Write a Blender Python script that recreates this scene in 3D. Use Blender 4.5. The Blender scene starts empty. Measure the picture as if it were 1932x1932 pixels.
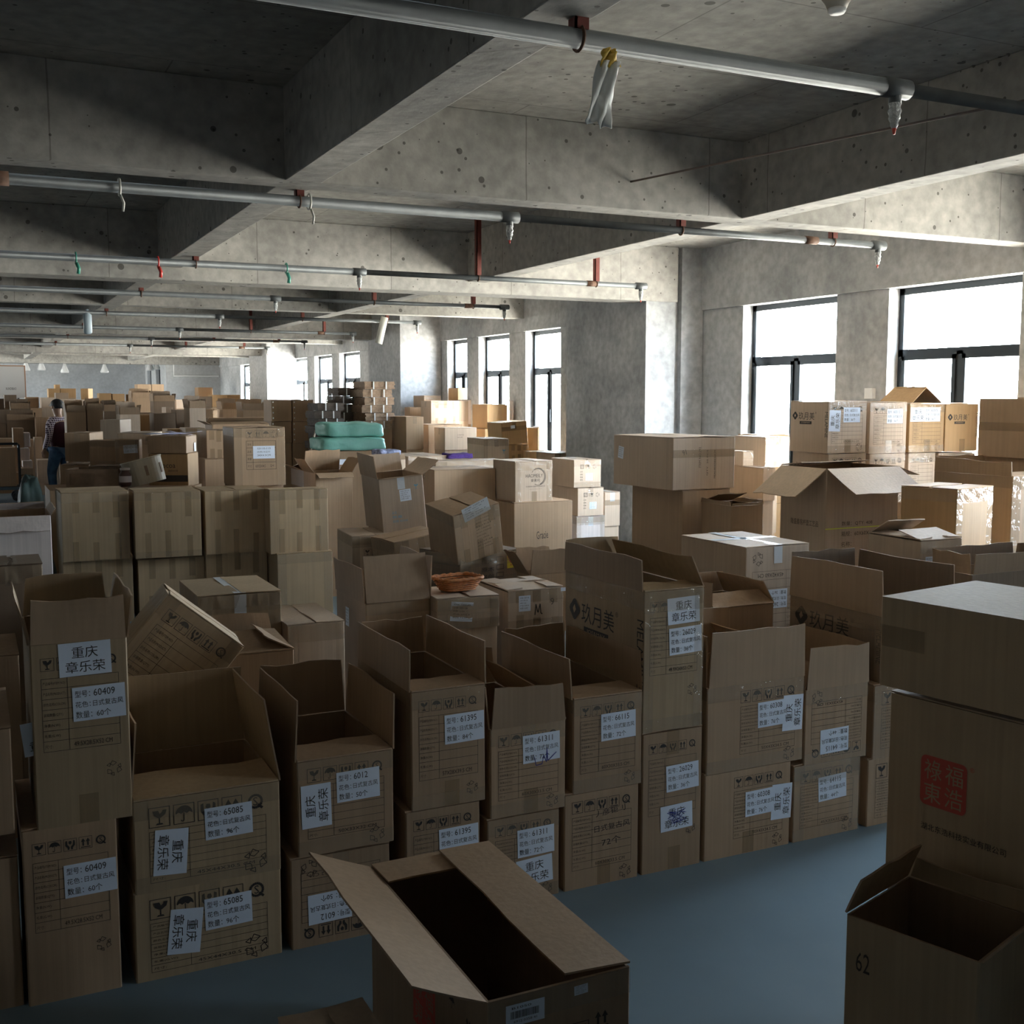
import bpy, bmesh, math, random
from mathutils import Vector, Matrix, noise

# ---------------------------------------------------------------- camera, daylight, exposure
S = bpy.context.scene
C = S.collection
cd = bpy.data.cameras.new('camera'); cam = bpy.data.objects.new('camera', cd); C.objects.link(cam)
cd.sensor_width = 36; cd.lens = 36 * 2122 / 1932; cd.clip_end = 300
cam.location = (0, 0, 1.8)
cam.rotation_euler = (math.pi / 2 - math.atan(216 / 2122), 0, -math.radians(25.7))
S.camera = cam
S.view_settings.view_transform = 'Standard'; S.view_settings.look = 'None'
S.view_settings.gamma = 1; S.view_settings.use_curve_mapping = False
S.view_settings.exposure = EXPOSURE = 0.0
SKY = 64
w = bpy.data.worlds.new('daylight'); S.world = w; w.use_nodes = True
nt = w.node_tree; nt.nodes.clear()
wo = nt.nodes.new('ShaderNodeOutputWorld'); bg = nt.nodes.new('ShaderNodeBackground')
tc = nt.nodes.new('ShaderNodeTexCoord'); sx = nt.nodes.new('ShaderNodeSeparateXYZ'); cr = nt.nodes.new('ShaderNodeValToRGB')
mr = nt.nodes.new('ShaderNodeMapRange'); mr.inputs[1].default_value = -1; mr.inputs[2].default_value = 1
nt.links.new(tc.outputs['Generated'], sx.inputs[0]); nt.links.new(sx.outputs[2], mr.inputs[0]); nt.links.new(mr.outputs[0], cr.inputs[0])
e = cr.color_ramp.elements
e[0].position = 0.0; e[0].color = (0.62, 0.56, 0.47, 1)
e[1].position = 1.0; e[1].color = (0.2, 0.27, 0.36, 1)
for p_, c_ in ((0.38, (1.0, 0.92, 0.80, 1)), (0.48, (1.0, 0.94, 0.85, 1)), (0.52, (0.85, 0.90, 0.95, 1)), (0.62, (0.58, 0.68, 0.80, 1))):
    n_ = e.new(p_); n_.color = c_
nt.links.new(cr.outputs[0], bg.inputs[0]); bg.inputs[1].default_value = SKY; nt.links.new(bg.outputs[0], wo.inputs[0])

rnd = random.Random(7)
R = math.radians

# ---------------------------------------------------------------- materials
MAT = {}
def mat(name, col, rough=0.8, metal=0, alpha=1, spec=0.5, var=0.0, scale=6, bump=0.0, bscale=40, detail=4, extra=None):
    if name in MAT: return MAT[name]
    m = bpy.data.materials.new(name); m.use_nodes = True; MAT[name] = m
    t = m.node_tree; b = t.nodes['Principled BSDF']
    b.inputs['Base Color'].default_value = (*col, 1); b.inputs['Roughness'].default_value = rough
    b.inputs['Metallic'].default_value = metal; b.inputs['Alpha'].default_value = alpha
    b.inputs['Specular IOR Level'].default_value = spec
    if var or bump:
        c = t.nodes.new('ShaderNodeTexCoord')
        if var:
            n = t.nodes.new('ShaderNodeTexNoise'); n.inputs['Scale'].default_value = scale; n.inputs['Detail'].default_value = detail
            t.links.new(c.outputs['Object'], n.inputs['Vector'])
            r = t.nodes.new('ShaderNodeValToRGB'); r.color_ramp.elements[0].position = 0.3; r.color_ramp.elements[1].position = 0.7
            r.color_ramp.elements[0].color = (*[max(0, x * (1 - var)) for x in col], 1)
            r.color_ramp.elements[1].color = (*[min(1, x * (1 + var)) for x in col], 1)
            t.links.new(n.outputs[0], r.inputs[0]); t.links.new(r.outputs[0], b.inputs['Base Color'])
        if bump:
            n2 = t.nodes.new('ShaderNodeTexNoise'); n2.inputs['Scale'].default_value = bscale; n2.inputs['Detail'].default_value = 3
            t.links.new(c.outputs['Object'], n2.inputs['Vector'])
            bp = t.nodes.new('ShaderNodeBump'); bp.inputs['Strength'].default_value = min(1, bump); bp.inputs['Distance'].default_value = 0.02
            t.links.new(n2.outputs[0], bp.inputs['Height']); t.links.new(bp.outputs[0], b.inputs['Normal'])
    return m

def cardboard(name, col, flute=0.25):
    """kraft board: mottled tone, faint vertical flute lines, dirt streaks, a slightly different tone on each carton"""
    if name in MAT: return MAT[name]
    m = bpy.data.materials.new(name); m.use_nodes = True; MAT[name] = m
    t = m.node_tree; N = t.nodes.new; L = t.links.new; b = t.nodes['Principled BSDF']
    b.inputs['Roughness'].default_value = 0.62; b.inputs['Specular IOR Level'].default_value = 0.3
    c = N('ShaderNodeTexCoord'); oi = N('ShaderNodeObjectInfo')
    ad = N('ShaderNodeVectorMath'); ad.operation = 'ADD'
    sc = N('ShaderNodeVectorMath'); sc.operation = 'SCALE'; sc.inputs[0].default_value = (37, 51, 23); L(oi.outputs['Random'], sc.inputs['Scale'])
    L(c.outputs['Object'], ad.inputs[0]); L(sc.outputs[0], ad.inputs[1])
    n = N('ShaderNodeTexNoise'); n.inputs['Scale'].default_value = 5; n.inputs['Detail'].default_value = 6; L(ad.outputs[0], n.inputs['Vector'])
    mp = N('ShaderNodeMapping'); mp.inputs['Scale'].default_value = (60, 60, 0.8); L(ad.outputs[0], mp.inputs[0])
    n2 = N('ShaderNodeTexNoise'); n2.inputs['Scale'].default_value = 1; n2.inputs['Detail'].default_value = 2; L(mp.outputs[0], n2.inputs['Vector'])
    mx = N('ShaderNodeMix'); mx.data_type = 'RGBA'
    mx.inputs[6].default_value = (*[x * 0.84 for x in col], 1); mx.inputs[7].default_value = (*[min(1, x * 1.13) for x in col], 1)
    L(n.outputs[0], mx.inputs[0])
    hs = N('ShaderNodeHueSaturation')
    m1 = N('ShaderNodeMapRange'); m1.inputs[3].default_value = 0.84; m1.inputs[4].default_value = 1.14; L(oi.outputs['Random'], m1.inputs[0])
    L(m1.outputs[0], hs.inputs['Value']); L(mx.outputs[2], hs.inputs['Color'])
    m2 = N('ShaderNodeMapRange'); m2.inputs[1].default_value = 0.35; m2.inputs[2].default_value = 0.65; m2.inputs[3].default_value = 0.94; m2.inputs[4].default_value = 1.04
    L(n2.outputs[0], m2.inputs[0])
    vm = N('ShaderNodeVectorMath'); vm.operation = 'SCALE'; L(hs.outputs[0], vm.inputs[0]); L(m2.outputs[0], vm.inputs['Scale'])
    L(vm.outputs[0], b.inputs['Base Color'])
    bp = N('ShaderNodeBump'); bp.inputs['Strength'].default_value = flute; bp.inputs['Distance'].default_value = 0.004
    L(n2.outputs[0], bp.inputs['Height']); L(bp.outputs[0], b.inputs['Normal'])
    return m

def concrete(name, lo, hi, scale=0.8, pits=True, stain=0.35, lines=0.0, seams=0.0):
    if name in MAT: return MAT[name]
    m = bpy.data.materials.new(name); m.use_nodes = True; MAT[name] = m
    t = m.node_tree; N = t.nodes.new; L = t.links.new; b = t.nodes['Principled BSDF']
    b.inputs['Roughness'].default_value = 0.85; b.inputs['Specular IOR Level'].default_value = 0.25
    c = N('ShaderNodeNewGeometry')
    n = N('ShaderNodeTexNoise'); n.inputs['Scale'].default_value = scale; n.inputs['Detail'].default_value = 8; n.inputs['Roughness'].default_value = 0.6
    L(c.outputs['Position'], n.inputs['Vector'])
    r = N('ShaderNodeValToRGB'); r.color_ramp.elements[0].position = 0.32; r.color_ramp.elements[1].position = 0.68
    r.color_ramp.elements[0].color = (*lo, 1); r.color_ramp.elements[1].color = (*hi, 1); L(n.outputs[0], r.inputs[0])
    n3 = N('ShaderNodeTexNoise'); n3.inputs['Scale'].default_value = 14; n3.inputs['Detail'].default_value = 5; L(c.outputs['Position'], n3.inputs['Vector'])
    m3 = N('ShaderNodeMapRange'); m3.inputs[1].default_value = 0.3; m3.inputs[2].default_value = 0.7; m3.inputs[3].default_value = 1 - stain * 0.35; m3.inputs[4].default_value = 1 + stain * 0.2
    L(n3.outputs[0], m3.inputs[0])
    v = N('ShaderNodeVectorMath'); v.operation = 'SCALE'; L(r.outputs[0], v.inputs[0]); L(m3.outputs[0], v.inputs['Scale'])
    last = v.outputs[0]
    if pits:
        for vs_, k_ in ((5.5, 0.15), (13.0, 0.16)):
            vo = N('ShaderNodeTexVoronoi'); vo.inputs['Scale'].default_value = vs_; L(c.outputs['Position'], vo.inputs['Vector'])
            nn = N('ShaderNodeTexNoise'); nn.inputs['Scale'].default_value = 2.3; L(c.outputs['Position'], nn.inputs['Vector'])
            th = N('ShaderNodeMath'); th.operation = 'MULTIPLY_ADD'; th.inputs[1].default_value = k_ * 2.2; th.inputs[2].default_value = -k_ * 0.55; L(nn.outputs[0], th.inputs[0])
            lt = N('ShaderNodeMath'); lt.operation = 'LESS_THAN'; L(vo.outputs['Distance'], lt.inputs[0]); L(th.outputs[0], lt.inputs[1])
            mu = N('ShaderNodeMath'); mu.operation = 'MULTIPLY'; mu.inputs[1].default_value = 0.7; L(lt.outputs[0], mu.inputs[0])
            mx = N('ShaderNodeMix'); mx.data_type = 'RGBA'; L(mu.outputs[0], mx.inputs[0]); L(last, mx.inputs[6]); mx.inputs[7].default_value = (0.05, 0.045, 0.04, 1)
            last = mx.outputs[2]
    if seams:
        sp = N('ShaderNodeSeparateXYZ'); L(c.outputs['Position'], sp.inputs[0]); am = N('ShaderNodeMath'); am.operation = 'ADD'; L(sp.outputs[0], am.inputs[0]); L(sp.outputs[1], am.inputs[1])
        cb = N('ShaderNodeCombineXYZ'); L(am.outputs[0], cb.inputs[0]); L(sp.outputs[2], cb.inputs[1])
        wn = N('ShaderNodeTexNoise'); wn.inputs['Scale'].default_value = 4; L(c.outputs['Position'], wn.inputs['Vector'])
        wv = N('ShaderNodeVectorMath'); wv.operation = 'SCALE'; wv.inputs['Scale'].default_value = 0.02; L(wn.outputs['Color'], wv.inputs[0])
        va = N('ShaderNodeVectorMath'); va.operation = 'ADD'; L(cb.outputs[0], va.inputs[0]); L(wv.outputs[0], va.inputs[1])
        br = N('ShaderNodeTexBrick'); br.inputs['Scale'].default_value = 1; br.offset = 0; L(va.outputs[0], br.inputs['Vector'])
        br.inputs['Color1'].default_value = (1, 1, 1, 1); br.inputs['Color2'].default_value = (0.90, 0.90, 0.88, 1); br.inputs['Mortar'].default_value = (0.35, 0.34, 0.32, 1)
        br.inputs['Mortar Size'].default_value = 0.004; br.inputs['Brick Width'].default_value = 1.22; br.inputs['Row Height'].default_value = 7
        mm = N('ShaderNodeMix'); mm.data_type = 'RGBA'; mm.blend_type = 'MULTIPLY'; mm.inputs[0].default_value = seams; L(last, mm.inputs[6]); L(br.outputs[0], mm.inputs[7]); last = mm.outputs[2]
    if lines:
        br = N('ShaderNodeTexBrick'); br.inputs['Scale'].default_value = 1; br.offset = 0.5
        br.inputs['Color1'].default_value = (1, 1, 1, 1); br.inputs['Color2'].default_value = (0.93, 0.93, 0.93, 1); br.inputs['Mortar'].default_value = (0.45, 0.45, 0.45, 1)
        br.inputs['Mortar Size'].default_value = 0.004; br.inputs['Brick Width'].default_value = 1.83; br.inputs['Row Height'].default_value = 0.915
        L(c.outputs['Position'], br.inputs['Vector'])
        mm = N('ShaderNodeMix'); mm.data_type = 'RGBA'; mm.blend_type = 'MULTIPLY'; mm.inputs[0].default_value = lines
        L(last, mm.inputs[6]); L(br.outputs[0], mm.inputs[7]); last = mm.outputs[2]
    L(last, b.inputs['Base Color'])
    bp = N('ShaderNodeBump'); bp.inputs['Strength'].default_value = 0.35; bp.inputs['Distance'].default_value = 0.01
    L(n3.outputs[0], bp.inputs['Height']); L(bp.outputs[0], b.inputs['Normal'])
    return m

KRAFT = {
    'a': cardboard('kraft_board', (0.41, 0.275, 0.17)),
    'b': cardboard('kraft_board_pale', (0.55, 0.42, 0.31)),
    'c': cardboard('kraft_board_orange', (0.47, 0.29, 0.14)),
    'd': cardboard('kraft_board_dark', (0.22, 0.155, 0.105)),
    'e': cardboard('kraft_board_tan', (0.44, 0.315, 0.19)),
    'w': cardboard('white_lined_board', (0.62, 0.54, 0.50)),
}
INNER = cardboard('kraft_board_inside', (0.36, 0.245, 0.155), 0.1)
PAPER = mat('label_paper', (0.74, 0.79, 0.88), 0.55, var=0.04, scale=9)
PAPER2 = mat('grey_label_paper', (0.42, 0.43, 0.43), 0.5, var=0.05, scale=9)
INK = mat('black_print', (0.035, 0.028, 0.024), 0.7)
INK2 = mat('faded_print', (0.055, 0.04, 0.03), 0.7)
INKB = mat('blue_pen_ink', (0.02, 0.03, 0.22), 0.5)
INKC = mat('pale_blue_print', (0.16, 0.35, 0.5), 0.7)
INKR = mat('red_print', (0.6, 0.09, 0.06), 0.7)
YEL = mat('yellow_print', (0.75, 0.6, 0.03), 0.6)
TAPE = mat('clear_packing_tape', (0.52, 0.40, 0.27), 0.08, alpha=0.24, spec=1.0, bump=1.0, bscale=16)
TAPEB = mat('brown_packing_tape', (0.36, 0.24, 0.12), 0.22, alpha=0.34, spec=0.6, bump=0.15, bscale=12)
TAPEW = mat('white_packing_tape', (0.72, 0.75, 0.78), 0.3, alpha=0.9, spec=0.6, bump=0.15, bscale=12)

# ---------------------------------------------------------------- mesh helpers
def link(name, me, parent=None, mats=(), smooth=False):
    o = bpy.data.objects.new(name, me); C.objects.link(o)
    for m in mats: me.materials.append(m)
    if parent: o.parent = parent
    if smooth:
        for p in me.polygons: p.use_smooth = True
    return o
def mesh(name, verts, faces, mi=None):
    me = bpy.data.meshes.new(name); me.from_pydata([tuple(v) for v in verts], [], faces)
    if mi:
        for p, k in zip(me.polygons, mi): p.material_index = k
    me.update(); return me
class MB:
    def __init__(s): s.v = []; s.f = []; s.m = []
    def add(s, vs, fs, k=0):
        n = len(s.v); s.v += [tuple(v) for v in vs]; s.f += [tuple(i + n for i in f) for f in fs]; s.m += [k] * len(fs)
    def box(s, x0, y0, z0, x1, y1, z1, k=0, M=None):
        vs = [Vector(p) for p in ((x0, y0, z0), (x1, y0, z0), (x1, y1, z0), (x0, y1, z0), (x0, y0, z1), (x1, y0, z1), (x1, y1, z1), (x0, y1, z1))]
        if M: vs = [M @ v for v in vs]
        s.add(vs, [(0, 3, 2, 1), (4, 5, 6, 7), (0, 1, 5, 4), (1, 2, 6, 5), (2, 3, 7, 6), (3, 0, 4, 7)], k)
    def tube(s, pts, r, n=12, k=0, cap=True):
        pts = [Vector(p) for p in pts]; rs = r if isinstance(r, (list, tuple)) else [r] * len(pts); rings = []
        for i, p in enumerate(pts):
            d = (pts[min(i + 1, len(pts) - 1)] - pts[max(i - 1, 0)]).normalized()
            a = d.orthogonal().normalized() if i == 0 else (a - d * a.dot(d)).normalized()
            b = d.cross(a); rings.append([p + (a * math.cos(2 * math.pi * j / n) + b * math.sin(2 * math.pi * j / n)) * rs[i] for j in range(n)])
        vs = [v for q in rings for v in q]; fs = []
        for i in range(len(pts) - 1):
            for j in range(n): fs.append((i * n + j, i * n + (j + 1) % n, (i + 1) * n + (j + 1) % n, (i + 1) * n + j))
        if cap: fs.append(tuple(range(n))[::-1]); fs.append(tuple((len(pts) - 1) * n + j for j in range(n)))
        s.add(vs, fs, k)
    def build(s, name, mats, parent=None, smooth=False, bevel=0):
        me = mesh(name, s.v, s.f, s.m); o = link(name, me, parent, mats if isinstance(mats, (list, tuple)) else [mats], smooth)
        if bevel:
            b = o.modifiers.new('bevel', 'BEVEL'); b.width = bevel; b.segments = 2; b.limit_method = 'ANGLE'
        return o
def tag(o, label=None, cat=None, group=None, kind=None):
    if label: o['label'] = label
    if cat: o['category'] = cat
    if group: o['group'] = group
    if kind: o['kind'] = kind
    return o
def empty(name, loc, rz=0, rx=0, ry=0):
    o = bpy.data.objects.new(name, None); C.objects.link(o); o.location = loc
    o.rotation_euler = (rx, ry, rz); o.empty_display_size = 0.1
    return o

# ---------------------------------------------------------------- print and lettering (flat artwork in 2D, later laid on a face)
_tx = {}
def text2d(s):
    if s in _tx: return _tx[s]
    c = bpy.data.curves.new('t', 'FONT'); c.body = s; c.resolution_u = 2; c.align_x = 'LEFT'
    o = bpy.data.objects.new('t', c); C.objects.link(o); bpy.context.view_layer.update()
    me = bpy.data.meshes.new_from_object(o.evaluated_get(bpy.context.evaluated_depsgraph_get()))
    v = [(a.co.x, a.co.y) for a in me.vertices]; f = [tuple(p.vertices) for p in me.polygons]
    bpy.data.objects.remove(o); bpy.data.curves.remove(c); bpy.data.meshes.remove(me)
    if not v: v = [(0, 0)]
    x0 = min(a[0] for a in v); x1 = max(a[0] for a in v); y0 = min(a[1] for a in v); y1 = max(a[1] for a in v)
    _tx[s] = ([(a - x0, b - y0) for a, b in v], f, x1 - x0 or 1, y1 - y0 or 1); return _tx[s]
class Art:
    def __init__(s): s.v = []; s.f = []; s.m = []; s.l = []
    def poly(s, pts, k=0, lay=0):
        n = len(s.v); s.v += list(pts); s.f.append(tuple(range(n, n + len(pts)))); s.m.append(k); s.l += [lay] * len(pts)
    def rect(s, x, y, w, h, k=0, lay=0, nx=None):
        nx = nx or max(1, int(w / 0.06)); ny = max(1, int(h / 0.06))
        for i in range(nx):
            for j in range(ny):
                a = x + w * i / nx; b = x + w * (i + 1) / nx; c = y + h * j / ny; d = y + h * (j + 1) / ny
                s.poly([(a, c), (b, c), (b, d), (a, d)], k, lay)
    def frame(s, x, y, w, h, t, k=0, lay=0):
        s.rect(x, y, w, t, k, lay); s.rect(x, y + h - t, w, t, k, lay); s.rect(x, y, t, h, k, lay); s.rect(x + w - t, y, t, h, k, lay)
    def text(s, t, x, y, h, w=None, rot=0, k=0, lay=0, anchor='l', bold=0):
        v, f, tw, th = text2d(t); sc = h / th; sw = sc if w is None else w / tw
        ox = 0 if anchor == 'l' else -tw * sw / 2; oy = 0 if anchor == 'l' else -h / 2
        c, q = math.cos(rot), math.sin(rot); n = len(s.v)
        for a, b in v:
            a = a * sw + ox; b = b * sc + oy; s.v.append((x + a * c - b * q, y + a * q + b * c)); s.l.append(lay)
        s.f += [tuple(i + n for i in g) for g in f]; s.m += [k] * len(f)
    def stroke(s, pts, t, k=0, lay=0):
        for (a, b), (c, d) in zip(pts, pts[1:]):
            L = math.hypot(c - a, d - b) or 1; nx, ny = -(d - b) / L * t / 2, (c - a) / L * t / 2
            s.poly([(a - nx, b - ny), (c - nx, d - ny), (c + nx, d + ny), (a + nx, b + ny)], k, lay)
    def merge(s, o, x, y, rot=0, dl=0, dk=0):
        c, q = math.cos(rot), math.sin(rot); n = len(s.v)
        s.v += [(x + a * c - b * q, y + a * q + b * c) for a, b in o.v]; s.f += [tuple(i + n for i in g) for g in o.f]
        s.m += [k + dk for k in o.m]; s.l += [l + dl for l in o.l]
def arc(cx, cy, r, a0, a1, n=14): return [(cx + r * math.cos(R(a0 + (a1 - a0) * i / n)), cy + r * math.sin(R(a0 + (a1 - a0) * i / n))) for i in range(n + 1)]
def icon(A, kind, x, y, s, k=0, box=True):
    P = lambda pts: [(x + a * s, y + b * s) for a, b in pts]
    if box: A.frame(x, y, s, s, s * 0.035, k)
    if kind == 'glass':
        A.poly(P([(0.18, 0.82), (0.45, 0.82), (0.52, 0.66), (0.62, 0.74), (0.66, 0.84), (0.84, 0.84), (0.78, 0.62), (0.56, 0.46), (0.44, 0.46), (0.24, 0.6)]), k)
        A.poly(P([(0.47, 0.46), (0.53, 0.46), (0.53, 0.18), (0.47, 0.18)]), k); A.poly(P([(0.32, 0.12), (0.68, 0.12), (0.62, 0.2), (0.38, 0.2)]), k)
    elif kind == 'umbrella':
        A.poly(P([(0.1, 0.5)] + arc(0.5, 0.5, 0.4, 180, 0) + [(0.76, 0.58), (0.64, 0.5), (0.5, 0.58), (0.36, 0.5), (0.24, 0.58)]), k)
        A.stroke(P([(0.5, 0.55), (0.5, 0.2)] + arc(0.43, 0.2, 0.07, 0, -180, 6)), s * 0.04, k)
    elif kind == 'hands':
        A.poly(P([(0.15, 0.8), (0.27, 0.86), (0.3, 0.5), (0.46, 0.32), (0.44, 0.1), (0.3, 0.1), (0.3, 0.24), (0.14, 0.46)]), k)
        A.poly(P([(0.85, 0.8), (0.73, 0.86), (0.7, 0.5), (0.54, 0.32), (0.56, 0.1), (0.7, 0.1), (0.7, 0.24), (0.86, 0.46)]), k)
        A.poly(P([(0.42, 0.8), (0.58, 0.8), (0.62, 0.64), (0.5, 0.5), (0.38, 0.64)]), k)
    elif kind == 'up':
        for dx in (0.32, 0.68):
            A.poly(P([(dx - 0.06, 0.24), (dx + 0.06, 0.24), (dx + 0.06, 0.58), (dx - 0.06, 0.58)]), k)
            A.poly(P([(dx - 0.16, 0.58), (dx + 0.16, 0.58), (dx, 0.86)]), k)
        A.poly(P([(0.14, 0.1), (0.86, 0.1), (0.86, 0.17), (0.14, 0.17)]), k)
    elif kind == 'qs':
        A.stroke(P(arc(0.5, 0.55, 0.32, 0, 360, 20)), s * 0.12, k); A.text('S', x + 0.5 * s, y + 0.55 * s, s * 0.42, None, 0, k, 0, 'c'); A.stroke(P([(0.62, 0.38), (0.85, 0.18)]), s * 0.12, k)
    elif kind == 'recycle':
        for i in range(3):
            a = 90 + i * 120; q = lambda r, d: (0.5 + r * math.cos(R(a + d)), 0.45 + r * math.sin(R(a + d)))
            A.stroke(P([q(0.4, -25), q(0.52, 10), q(0.34, 38), q(0.2, 10), q(0.4, -25)]), s * 0.035, k)
            A.stroke(P([q(0.44, 30), q(0.28, 60), q(0.5, 62), q(0.44, 30)]), s * 0.035, k)
    elif kind == 'num':
        A.frame(x + s * .06, y + s * .06, s * .88, s * .88, s * 0.1, k)
def art_joe_front(w, h, dims, up=True):
    A = Art(); m = w * 0.10; iw = (w - 2 * m) / 5.3; top = h * 0.93 - iw
    for i, kd in enumerate(('glass', 'umbrella', 'hands', 'up', 'qs')): icon(A, kd, m + i * iw * 1.085, top, iw * 0.94, 0, kd != 'qs')
    tw = w - 2 * m; th = min(h * 0.56, tw * 1.02); ty = top - h * 0.04 - th; t = 0.0014; cx = m + tw * 0.33
    A.frame(m, ty, tw, th, t, 1); A.rect(cx, ty, t, th, 1)
    rows = ('产品编号(ITEM NO):', '产品名称(PRODUCT):', '颜色名称(COLOR):', '装箱数量(QTY):', '净重(N.W):', '毛重(G.W):', '尺寸:')
    for i, r_ in enumerate(rows):
        y = ty + th * (6 - i) / 7
        if i < 6: A.rect(m, y, tw, t, 1)
        A.text(r_, m + tw * 0.02, y + th / 7 * 0.32, th / 7 * 0.36, min(tw * 0.29, tw * 0.021 * len(r_) + (0.04 * tw)), 0, 1)
    A.text(dims, cx + tw * 0.06, ty + th / 7 * 0.28, th / 7 * 0.45, tw * 0.5, 0, 1)
    icon(A, 'recycle', w - m - w * 0.17, max(0.01, ty - h * 0.17), w * 0.17, 1, False)
    return A
def art_joe_side(w, h):
    A = Art(); lx = w * 0.14; ly = h * 0.72; s = w * 0.13
    A.poly([(lx + s * 0.5 * math.cos(a) * (1 + 0.12 * math.cos(4 * a)), ly + s * 0.5 * math.sin(a) * (1 + 0.12 * math.cos(4 * a))) for a in [i * 0.314 for i in range(20)]], 0)
    A.poly([(lx - s * 0.05, ly - s * 0.22), (lx + s * 0.16, ly), (lx, ly + s * 0.26), (lx - s * 0.18, ly + s * 0.02)], 2, 1)
    A.text('玖月美', lx + s * 0.75, ly - s * 0.55, s * 1.05, w * 0.42, 0, 0); A.text('®', lx + s * 0.8 + w * 0.43, ly + s * 0.3, s * 0.25, None, 0, 0)
    A.rect(lx + s * 1.0, ly - s * 1.15, w * 0.32, s * 0.42, 0); A.text('JOE&MAY', lx + s * 1.0 + w * 0.16, ly - s * 0.94, s * 0.24, w * 0.24, 0, 2, 1, 'c')
    A.text('MELAMINE', w * 0.93, h * 0.80, w * 0.07, h * 0.5, -math.pi / 2, 0)
    return A
def art_label(kind, args=()):
    """returns artwork, width, height; colour slot 0 paper, 1 ink, 2 pen"""
    A = Art(); T = lambda *a, **k: A.text(*a, **dict({'k': 1, 'lay': 1}, **k))
    if kind == 'cq':
        w_, h_ = 0.145, 0.10; A.rect(0, 0, w_, h_, 0, nx=3)
        T('重庆', w_ / 2, h_ * 0.70, 0.034, 0.072, anchor='c'); T('章乐荣', w_ / 2, h_ * 0.27, 0.034, 0.110, anchor='c')
        if args: A.stroke([(w_ * (0.5 + 0.3 * math.cos(i * 2.4)), h_ * (0.5 + 0.28 * math.sin(i * 1.7 + 0.4))) for i in range(16)], 0.002, 2, 2)
    elif kind == 'info':
        w_, h_ = 0.148, 0.102; A.rect(0, 0, w_, h_, 0, nx=3)
        T('型号：', w_ * 0.05, h_ * 0.70, 0.020, 0.042); T(args[0], w_ * 0.40, h_ * 0.70, 0.021, 0.012 * len(args[0]))
        T('花色：', w_ * 0.05, h_ * 0.40, 0.018, 0.042); T('日式复古风', w_ * 0.38, h_ * 0.40, 0.018, 0.085)
        T('数量：', w_ * 0.05, h_ * 0.08, 0.021, 0.045); T(args[1] + '个', w_ * 0.44, h_ * 0.08, 0.021, 0.040)
        if len(args) > 2: A.stroke([(w_ * .3, h_ * .18), (w_ * .34, -h_ * .12), (w_ * .5, -h_ * .1), (w_ * .55, h_ * .2), (w_ * .62, -h_ * .05), (w_ * .64, h_ * .45), (w_ * .66, -h_ * .02), (w_ * .9, h_ * .25)], 0.0028, 2, 2)
    elif kind == 'ship':
        w_, h_ = args[0], args[1]; A.rect(0, 0, w_, h_, 0)
        for i in range(5):
            y = h_ * (0.82 - 0.165 * i); T(('XHK 1207-33', '订单: 3051 28', '日期 11/06', '产品 2706 8', 'SIZE 1x20')[i], w_ * 0.1, y, h_ * 0.085, w_ * (0.75 - 0.12 * (i % 3)))
    elif kind == 'bar':
        w_, h_ = args[0], args[1]; A.rect(0, 0, w_, h_, 0)
        q = random.Random(3); x = w_ * 0.12
        while x < w_ * 0.86:
            b_ = w_ * q.uniform(0.008, 0.024); A.rect(x, h_ * 0.34, b_, h_ * 0.34, 1, 1, 1); x += b_ + w_ * q.uniform(0.008, 0.02)
        T('6912 0358 41', w_ * 0.2, h_ * 0.14, h_ * 0.11, w_ * 0.6); T('B1050', w_ * 0.15, h_ * 0.78, h_ * 0.1, w_ * 0.5)
    elif kind == 'big':
        w_, h_ = args[0], args[1]; A.rect(0, 0, w_, h_, 0)
        for i, s_ in enumerate(args[2:]): T(s_, w_ / 2, h_ * (0.8 - 0.27 * i), h_ * 0.14, w_ * 0.6, anchor='c')
    elif kind == 'blank':
        w_, h_ = args[0], args[1]; A.rect(0, 0, w_, h_, 0)
    return A, w_, h_
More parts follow.
